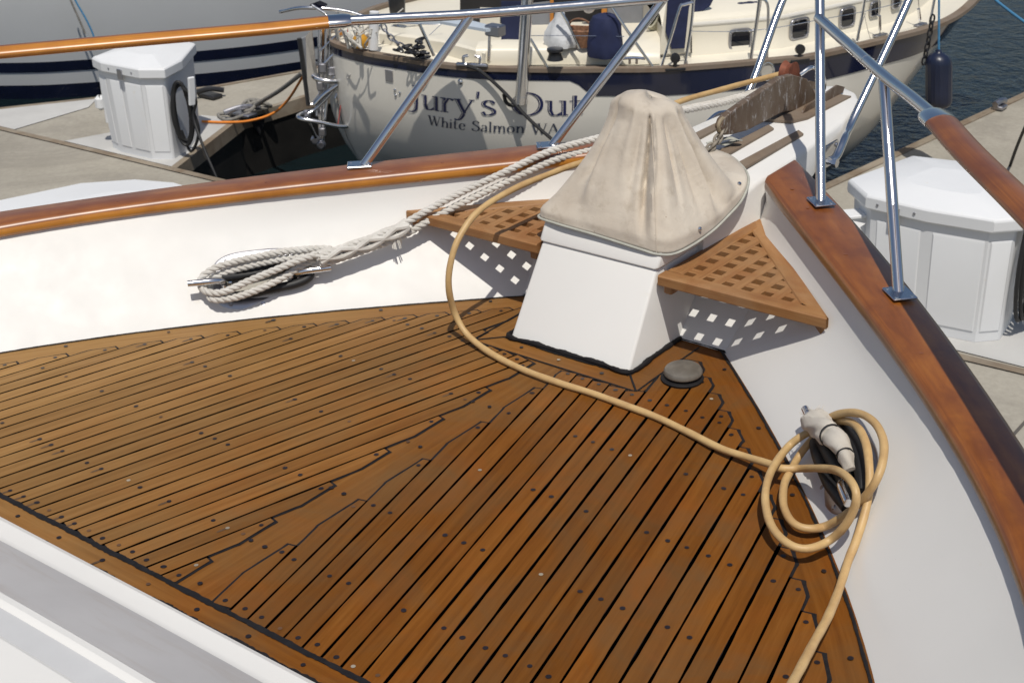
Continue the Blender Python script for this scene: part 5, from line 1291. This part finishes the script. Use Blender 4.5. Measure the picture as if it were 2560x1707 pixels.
# lockers and aft coaming
mb = MB(); P = [onz(a, b, -.545) for a, b in ((950, 78), (1030, 88), (1110, 100), (1180, 118), (1215, 128))]
mb.quadgrid([[p + V(0, 0, 0), p + V(0, 0, -.01) + nrm(V(.5, -.85, 0))*.03, p + V(0, 0, -.09) + nrm(V(.5, -.85, 0))*.035] for p in P]); mb.quadgrid([[p + V(0, 0, 0), p + nrm(V(-.5, .85, 0))*.14, p + nrm(V(-.5, .85, 0))*.16 + V(0, 0, -.3)] for p in P]); mb.build('aft_coaming', M['cream'], jb, auto=60)
def drum(name, px, py, r, h_, z, mat, prof=None):
    c = onz(px, py, z); mb = MB(); mb.lathe(prof or [(r, 0), (r*.96, h_*.1), (r*.78, h_*.45), (r*.8, h_*.6), (r, h_*.75), (r*.98, h_*.95), (r*.6, h_), (r*.2, h_)], c, (0, 0, 1), 24); return mb.build(name, mat, jb)
drum('winch', 1388, 150, .048, .07, -.555, M['black'])
P_ = onz(1514, 138, -.56); mb = MB(); mb.lathe([(.105, 0), (.11, .03), (.10, .09), (.09, .15), (.088, .19), (.07, .225), (.035, .24), (.01, .243)], P_, (0, 0, 1), 26); wc = mb.build('winch_cover', M['navy'], jb)
for v__ in wc.data.vertices:
    a = math.atan2(v__.co.y - P_[1], v__.co.x - P_[0]); v__.co.x += .007*math.sin(a*5 + v__.co.z*20); v__.co.y += .006*math.cos(a*4)
h = wallhit(1583, 160, .08); mb = MB(); mb.tube(cat([h[1] + h[2]*-.07 + V(0, 0, .03), h[1] + V(0, 0, .035), h[1] + h[2]*.07 + V(0, 0, .03)], 6), .009, 8); mb.tube([h[1] + h[2]*.02 + V(0, 0, .03), h[1] + h[2]*.02], .008, 8); mb.tube([h[1] - h[2]*.02 + V(0, 0, .03), h[1] - h[2]*.02], .008, 8); mb.build('deck_cleat', M['steel'], jb)
# ---- stern gear of the cream boat ----
spn = nrm(V(.62, -.78, 0)); spp = V(-4.72, 6.40, 0)
Q = lambda px, py, o=0: onpl(px, py, spp + spn*o, spn)
# heavy davit post on the quarter
p, n = onhull(1306, 240, .055); a = onpl(1320, -30, p, spn)
mb = MB(); mb.tube([p, a], .034, 20); mb.tube([p - nrm(a-p)*.03, p + nrm(a-p)*.015], .037, 20); mb.build('davit_post', M['steel'], jb)
mb = MB(); mb.box(p - n*.03, .03, .03, .03, (V(-n[1], n[0], 0), n, V(0, 0, 1)), bev=.008); mb.build('davit_socket', M['steelrough'], jb)
def tb(name, pts, r, o=0, mat=None, n_=6, par=None):
    P = [Q(a, b, (c[0] if c else o)) for a, b, *c in pts]; mb = MB(); mb.tube(P if len(P) == 2 else cat(P, n_), r, 12); return mb.build(name, mat or M['steel'], par or jb)
vane = thing('wind_vane_gear', 'polished steel self steering frame and rudder on the stern of the cream boat', 'steering gear')
# upper hoop
tb('frame_tube', ((968, 182, -.12), (930, 190, -.02), (880, 200, .08), (835, 204, .15), (800, 200, .15), (782, 190, .1), (778, 172, .0), (790, 160, -.12)), .0155, par=vane)
mb = MB(); p, n = onhull(974, 190, .004); mb.box(p, .03, .004, .035, (V(-n[1], n[0], 0), n, V(0, 0, 1)), bev=.002); mb.build('bracket', M['steelrough'], vane)
# lower hoop
tb('frame_tube', ((890, 313, .1), (850, 316, .15), (800, 306, .18), (755, 298, .18), (746, 290, .12), (765, 282, 0), (790, 276, -.1)), .0145, par=vane)
tb('frame_tube', ((838, 62, .1), (892, 316, .1)), .013, par=vane); tb('frame_tube', ((966, 194, -.1), (925, 250, .0), (899, 316, .1)), .012, par=vane)
tb('frame_tube', ((893, 318, .1), (1000, 325, .05), (1110, 331, -.02)), .013, par=vane)
for x0, x1, y0, y1, r in ((799, 803, 60, 360, .016), (818, 806, 40, 370, .014), (843, 848, 60, 190, .009), (779, 783, 95, 190, .008), (826, 822, 70, 190, .007)):
    tb('upright_tube', ((x0, y0, .02), (x1, y1, .05)), r, par=vane)
tb('frame_tube', ((848, 210, .1), (818, 245, .1), (790, 272, .1), (770, 285, .12)), .010, par=vane)
mb = MB(); P = [Q(*q) for q in ((748, 100, .12), (764, 92, .12), (779, 74, .1), (800, 250, .1), (788, 262, .12), (770, 262, .12))]; k = len(P); B = [q_ - spn*.02 for q_ in P]
mb.add(P+B, [list(range(k)), list(range(k, 2*k))[::-1]] + [[i, (i+1) % k, k+(i+1) % k, k+i] for i in range(k)], 0, None, None, False); mb.build('servo_blade', M['steel'], vane, auto=20)
mb = MB(); mb.tube([Q(748, 96, .13), Q(771, 264, .13)], .014, 8); mb.build('blade_edge', M['black'], vane)
tb('rudder_post', ((808, 66, -.05), (806, 150, -.05)), .022, mat=M['varn'], par=vane); tb('rudder_post', ((850, 75, -.05), (858, 130, -.05)), .018, mat=M['varn'], par=vane)
tb('linkage', ((765, 290, .12), (790, 345, .1)), .012, par=vane); tb('linkage', ((800, 300, .05), (803, 372, .05)), .014, par=vane)
for c in ((788, 350), (803, 362)):
    mb = MB(); mb.lathe([(.02, -.02), (.03, -.01), (.03, .01), (.02, .02)], Q(c[0], c[1], .08), spn, 12); mb.build('pivot', M['steelrough'], vane)
mb = MB(); mb.lathe([(.02, -.01), (.028, 0), (.02, .01)], Q(876, 302, .1), spn, 12); mb.build('pivot', M['steel'], vane)
tb('control_line', ((870, 60, .05), (865, 160, .08), (845, 312, .14)), .003, mat=simple('red_cord', (.4, .06, .05), .8), par=vane)
for a_, b_, r in (((752, 100), (790, 160), .008), ((764, 140), (800, 200), .008), ((850, 120), (800, 170), .009), ((842, 160), (878, 130), .007), ((870, 60), (800, 128), .006), ((805, 30), (842, 62), .009), ((780, 14), (812, 34), .009), ((856, 196), (838, 246), .008), ((822, 205), (812, 300), .010), ((786, 200), (792, 290), .010), ((868, 150), (832, 196), .006), ((758, 180), (783, 196), .010)):
    tb('frame_tube', ((a_[0], a_[1], .04), (b_[0], b_[1], .08)), r, par=vane)
for c in ((806, 170), (830, 178), (850, 160), (862, 182), (800, 215), (768, 286), (806, 330)):
    mb = MB(); mb.box(Q(c[0], c[1], .09), .022, .018, .028, (nrm(V(.78, .62, 0)), spn, V(0, 0, 1)), bev=.006); mb.build('clamp', M['steelrough'], vane)
tb('turning_block', ((786, 262, .12), (812, 236, .12), (846, 212, .12)), .016, par=vane)
mb = MB(); P = [Q(*q) for q in ((775, 12, .02), (800, 2, .02), (818, 10, .02), (800, 16, .02))]; mb.add(P + [q_ - V(0, 0, .012) for q_ in P], [[0, 1, 2, 3], [7, 6, 5, 4], [0, 4, 5, 1], [1, 5, 6, 2], [2, 6, 7, 3], [3, 7, 4, 0]]); mb.build('vane_platform', M['navypaint'], vane)
# outboard stowed on the rail
mb = MB(); mb.lathe([(.03, -.12), (.05, -.08), (.055, 0), (.05, .05), (.03, .08)], Q(992, 4, -.2), (0, 0, 1), 16); mb.build('outboard_grip', M['black'], jb)
# stern rail and solar panel frame
tb('stern_rail', ((700, 30, -.3), (760, 20, -.2), (860, 28, -.2), (960, 55, -.2), (1080, 62, -.3), (1200, 64, -.3), (1300, 66, -.3)), .012)
for x, y, x1, y1 in ((985, 60, 1085, 140), (905, 40, 880, 130), (1225, 70, 1222, 150)):
    tb('stanchion', ((x, y, -.3), (x1, y1, -.3)), .011, mat=M['steel'])
tb('boarding_tube', ((1238, 85, .0), (1236, 195, .05)), .013); tb('boarding_foot', ((1236, 192, .05), (1236, 205, .05)), .016, mat=M['black'])
sp_ = simple('pale_blue_panel', (.5, .56, .62), .25, var=.05)
mb = MB(); P = [onz(a, b, -.28) for a, b in ((955, 54), (1100, 58), (1215, 78), (1250, 74), (1130, 44), (960, 44))]; mb.prism([(q_[0], q_[1]) for q_ in P], -.286, -.27); mb.build('solar_panel', sp_, jb, auto=20)
mb = MB(); c = onz(1238, 76, -.285); mb.box(c, .05, .035, .03, bev=.006); mb.build('junction_box', M['steelrough'], jb, auto=20)
cl_ = simple('grey_mesh_cloth', (.22, .23, .25), .7, var=.3, sc=12)
mb = MB(); P = [Q(*q) for q in ((1060, 74, -.25), (1230, 84, -.25), (1240, 122, -.25), (1190, 122, -.25), (1140, 108, -.25))]; k = len(P); B = [q_ - spn*.006 for q_ in P]; mb.add(P+B, [list(range(k)), list(range(k, 2*k))[::-1]]); mb.build('rail_cloth', cl_, jb, auto=20)
# white post, horseshoe buoy pieces, winch with chain
def up(px, py, top, z=-.6, r=.02, name='stanchion', mat=None):
    b_ = onz(px, py, z); mb = MB(); t_ = onpl(top[0], top[1], b_, spn); mb.tube([b_, t_], r, 14); return mb.build(name, mat or M['steel'], jb)
up(933, 124, (936, 30), r=.030, name='stern_light_post', mat=M['powder'])
up(1085, 140, (1048, 60), r=.010); up(882, 118, (905, 40), r=.010); up(1222, 152, (1225, 66), r=.010); up(868, 112, (842, 30), r=.009); up(912, 112, (955, 60), r=.008)
mb = MB(); c = onz(901, 108, -.56); mb.lathe([(.03, -.03), (.045, -.02), (.05, .0), (.047, .03), (.03, .05), (.012, .055)], c, (0, 0, 1), 18); mb.build('stern_lamp', simple('amber_plastic', (.55, .27, .02), .4), jb)
# tangle of lines and clutter on the stern
tang = thing('line_tangle', 'pale lines and small fittings tangled on the stern of the cream boat', 'rope')
mb = MB()
for k in range(16):
    a_ = onz(random.uniform(868, 925), random.uniform(100, 122), -.56); b_ = a_ + V(random.uniform(-.18, .18), random.uniform(-.12, .12), random.uniform(0, .16)); c_ = (a_+b_)/2 + V(random.uniform(-.06, .06), random.uniform(-.05, .05), random.uniform(-.02, .08))
    mb.tube(cat([a_, c_, b_], 5), random.choice((.004, .006, .009)), 6)
mb.build('lines', simple('pale_line', (.5, .48, .43), .8, var=.3, sc=40), tang)
for (a0, b0, c0, d0, r_, m_) in ((1008, 22, 870, 118, .004, 'rope'), (950, 70, 868, 196, .004, 'rope'), (1105, 60, 985, 150, .003, 'steel')):
    P = [onpl(a0, b0, onz(880, 118, -.6), spn), onpl((a0+c0)/2+4, (b0+d0)/2+5, onz(880, 118, -.6), spn), onpl(c0, d0, onz(880, 118, -.6), spn)]; mb = MB(); mb.tube(cat(P, 6), r_, 6); mb.build('backstay_line', M[m_], jb)
c = onz(1045, 138, -.58)
wn = thing('chain_heap', 'oily black chain heaped on the stern deck of the cream boat', 'chain')
mb = MB()
for k in range(26):
    q_ = c + V(random.gauss(0, .05), random.gauss(0, .04), abs(random.gauss(.03, .025))); a_ = nrm(V(random.gauss(0, 1), random.gauss(0, 1), random.gauss(0, .4))); b_ = nrm(np.cross(a_, V(.2, .3, 1)))
    mb.tube([q_ + a_*.028*math.cos(t) + b_*.016*math.sin(t) for t in [2*math.pi*j/10 for j in range(10)]], .007, 6, closed=True)
mb.build('links', M['black'], wn)
cn = thing('steel_chain', 'bright galvanised chain running from the white post down to the stern deck', 'chain')
mb = MB(); pq_ = onz(1022, 132, -.58); R_ = lambda a, b: onpl(a, b, pq_, spn); cp = resample(cat([R_(957, 62), R_(968, 84), R_(990, 106), R_(1022, 126)], 8), .034)
for i in range(len(cp)-1):
    c0 = (cp[i]+cp[i+1])/2; t = nrm(cp[i+1]-cp[i]); b = nrm(np.cross(t, V(1, 0, 0))); a = np.cross(b, t); sd = nrm(a + b) if i % 2 else nrm(a - b)
    mb.tube([c0 + t*.026*math.cos(q) + sd*.014*math.sin(q) for q in [2*math.pi*k/12 for k in range(12)]], .0055, 6, closed=True)
mb.build('links', M['steelrough'], cn)
# black mooring line with its hanging bight
ml = thing('dock_line', 'black mooring line led from the quarter fairlead diagonally down past the lettering', 'rope')
P = [onhull(1172, 158, .03)[0], onhull(1205, 176, .03)[0], onhull(1262, 222, .05)[0], onhull(1330, 282, .12)[0], onhull(1392, 325, .2)[0]]
P.append(P[-1]*2 - P[-2]); mb = MB(); mb.tube(cat(P, 6), .011, 8)
P = [onhull(a, b, .03)[0] for a, b in ((1262, 232), (1268, 252), (1282, 261), (1300, 256), (1310, 244), (1312, 236))]; mb.tube(cat(P, 6), .011, 8); mb.build('line', M['rubber'], ml)
# things lying in the cockpit
bg_ = thing('plastic_bag', 'crumpled white plastic bag on the cockpit edge of the cream boat', 'bag')
c = onz(1392, 122, -.53) + V(-.02, .06, 0); mb = MB(); rows = []
for r, h_ in ((.10, 0), (.105, .03), (.09, .08), (.06, .13), (.035, .16), (.03, .2), (.005, .21)): rows.append([c + V(r*math.cos(a)*(1 + .18*math.sin(a*5 + h_*30)), r*.7*math.sin(a)*(1 + .15*math.cos(a*4)), h_) for a in [2*math.pi*k/24 for k in range(24)]])
mb.quadgrid(rows, 0, True); mb.build('bag_body', simple('thin_white_plastic', (.62, .63, .64), .4, var=.15, sc=20, bst=.5, bsc=25, bd=.01), bg_)
bn_ = thing('basket', 'small brown basket beside the white bag in the cockpit of the cream boat', 'basket')
c = onz(1444, 122, -.53) + V(-.02, .06, 0); mb = MB(); rows = [[c + V(r*math.cos(a), r*.7*math.sin(a), h_) for a in [2*math.pi*k/20 for k in range(20)]] for r, h_ in ((.07, 0), (.085, .05), (.09, .10), (.082, .105), (.075, .05))]; mb.quadgrid(rows, 0, True); mb.tube([c + V(.085*math.cos(a), 0, .1 + .06*math.sin(a)) for a in np.linspace(0, math.pi, 14)], .006, 6); mb.build('basket_body', simple('brown_wicker', (.22, .11, .06), .7, var=.4, sc=60, bst=.5), bn_)
# coiled sheets by the dodger
cs = thing('coiled_sheet', 'coil of cream sheet rope hanging beside the navy dodger', 'rope')
mb = MB()
for k in range(7):
    mb.tube(cat([wallhit(a, b, .5+.01*k)[1] for a, b in ((1640 + k*2, 18), (1622 + k*3, 40 + k), (1612 + k*3, 62 + k*2), (1628 + k*3, 68 + k*2), (1645 + k, 45), (1650, 20))], 6), .007, 6)
mb.build('coil', simple('cream_rope', (.45, .43, .33), .8, var=.25, sc=50), cs)
# ---- fender with blue lanyard, bow chain ----
fd = thing('fender', 'large navy ribbed fender hanging off the bow of the cream boat', 'fender')
p0 = V(-1.66, 8.35, 0); fn = nrm(V(CP[0]-p0[0], CP[1]-p0[1], 0)); FQ = lambda px, py: onpl(px, py, p0 + fn*.16, fn)
a, b = FQ(2347, 272), FQ(2347, 125); ax_ = nrm(b-a); L = np.linalg.norm(b-a); R = np.linalg.norm(FQ(2380, 200)-FQ(2313, 200))/2
mb = MB(); rows = []
for t, k in ((0, .1), (.01, .45), (.04, .72), (.09, .92), (.15, 1), (.5, 1.0), (.76, 1), (.84, .93), (.90, .74), (.94, .45), (.96, .24), (1.0, .2), (1.01, .05)):
    rows.append([a + ax_*L*t + (RT*math.cos(q) + np.cross(ax_, RT)*math.sin(q))*R*k*(1 + (.02*math.cos(18*q) if .1 < t < .8 else 0)) for q in [2*math.pi*j/72 for j in range(72)]])
mb.quadgrid(rows, 0, True); mb.build('fender_body', simple('navy_vinyl', (.012, .017, .04), .35, var=.2), fd, auto=60)
mb = MB(); mb.tube([b, FQ(2348, -80)], .007, 8); mb.build('lanyard', bluer, fd)
cb = thing('bow_chain', 'dark chain hanging from the rail beside the navy fender', 'chain')
mb = MB(); cp = resample([FQ(2332, 40), FQ(2322, 100), FQ(2309, 160)], .04)
for i in range(len(cp)-1):
    c0 = (cp[i]+cp[i+1])/2; t = nrm(cp[i+1]-cp[i]); bb_ = nrm(np.cross(t, V(1, .2, 0))); a_ = np.cross(bb_, t); sd = nrm(a_ + bb_) if i % 2 else nrm(a_ - bb_)
    mb.tube([c0 + t*.028*math.cos(q) + sd*.015*math.sin(q) for q in [2*math.pi*k/10 for k in range(10)]], .006, 6, closed=True)
mb.build('links', M['black'], cb)
hangline('dock_line', 'blue mooring line crossing the open water at the top right corner', [onz(2480, -10, -1.1), onz(2500, 10, -1.15), onz(2560, 55, -1.2), onz(2640, 110, -1.3)], .012, bluer)
hangline('dock_line', 'thin black line slanting up from the right hand finger pier', [onz(2525, 415, ZD), onz(2545, 360, ZD+.2), onz(2575, 290, ZD+.45)], .010, M['rubber'])
dc = thing('dock_cleat', 'small pale cleat on the edge of the right hand finger pier', 'cleat')
mb = MB(); a, b = onz(2488, 262, ZD+.05), onz(2512, 252, ZD+.05); m_ = (a+b)/2; mb.tube(cat([a, m_ + V(0, 0, .01), b], 6), .022, 10); mb.box(m_ + V(0, 0, -.03), .04, .05, .014, bev=.006); mb.build('casting', M['steelrough'], dc)
# power cable on the right dock box
rc_ = thing('cable_coil', 'dark cable hanging behind the right hand dock box', 'cable')
mb = MB()
for k in range(5): mb.tube([V(-.045 + .012*k, 6.26 + .03*k, -1.05) + V(.0, .10*math.cos(a), .26*math.sin(a)) for a in [2*math.pi*j/24 for j in range(24)]], .011, 8, closed=True)
mb.build('cable', M['rubber'], rc_)
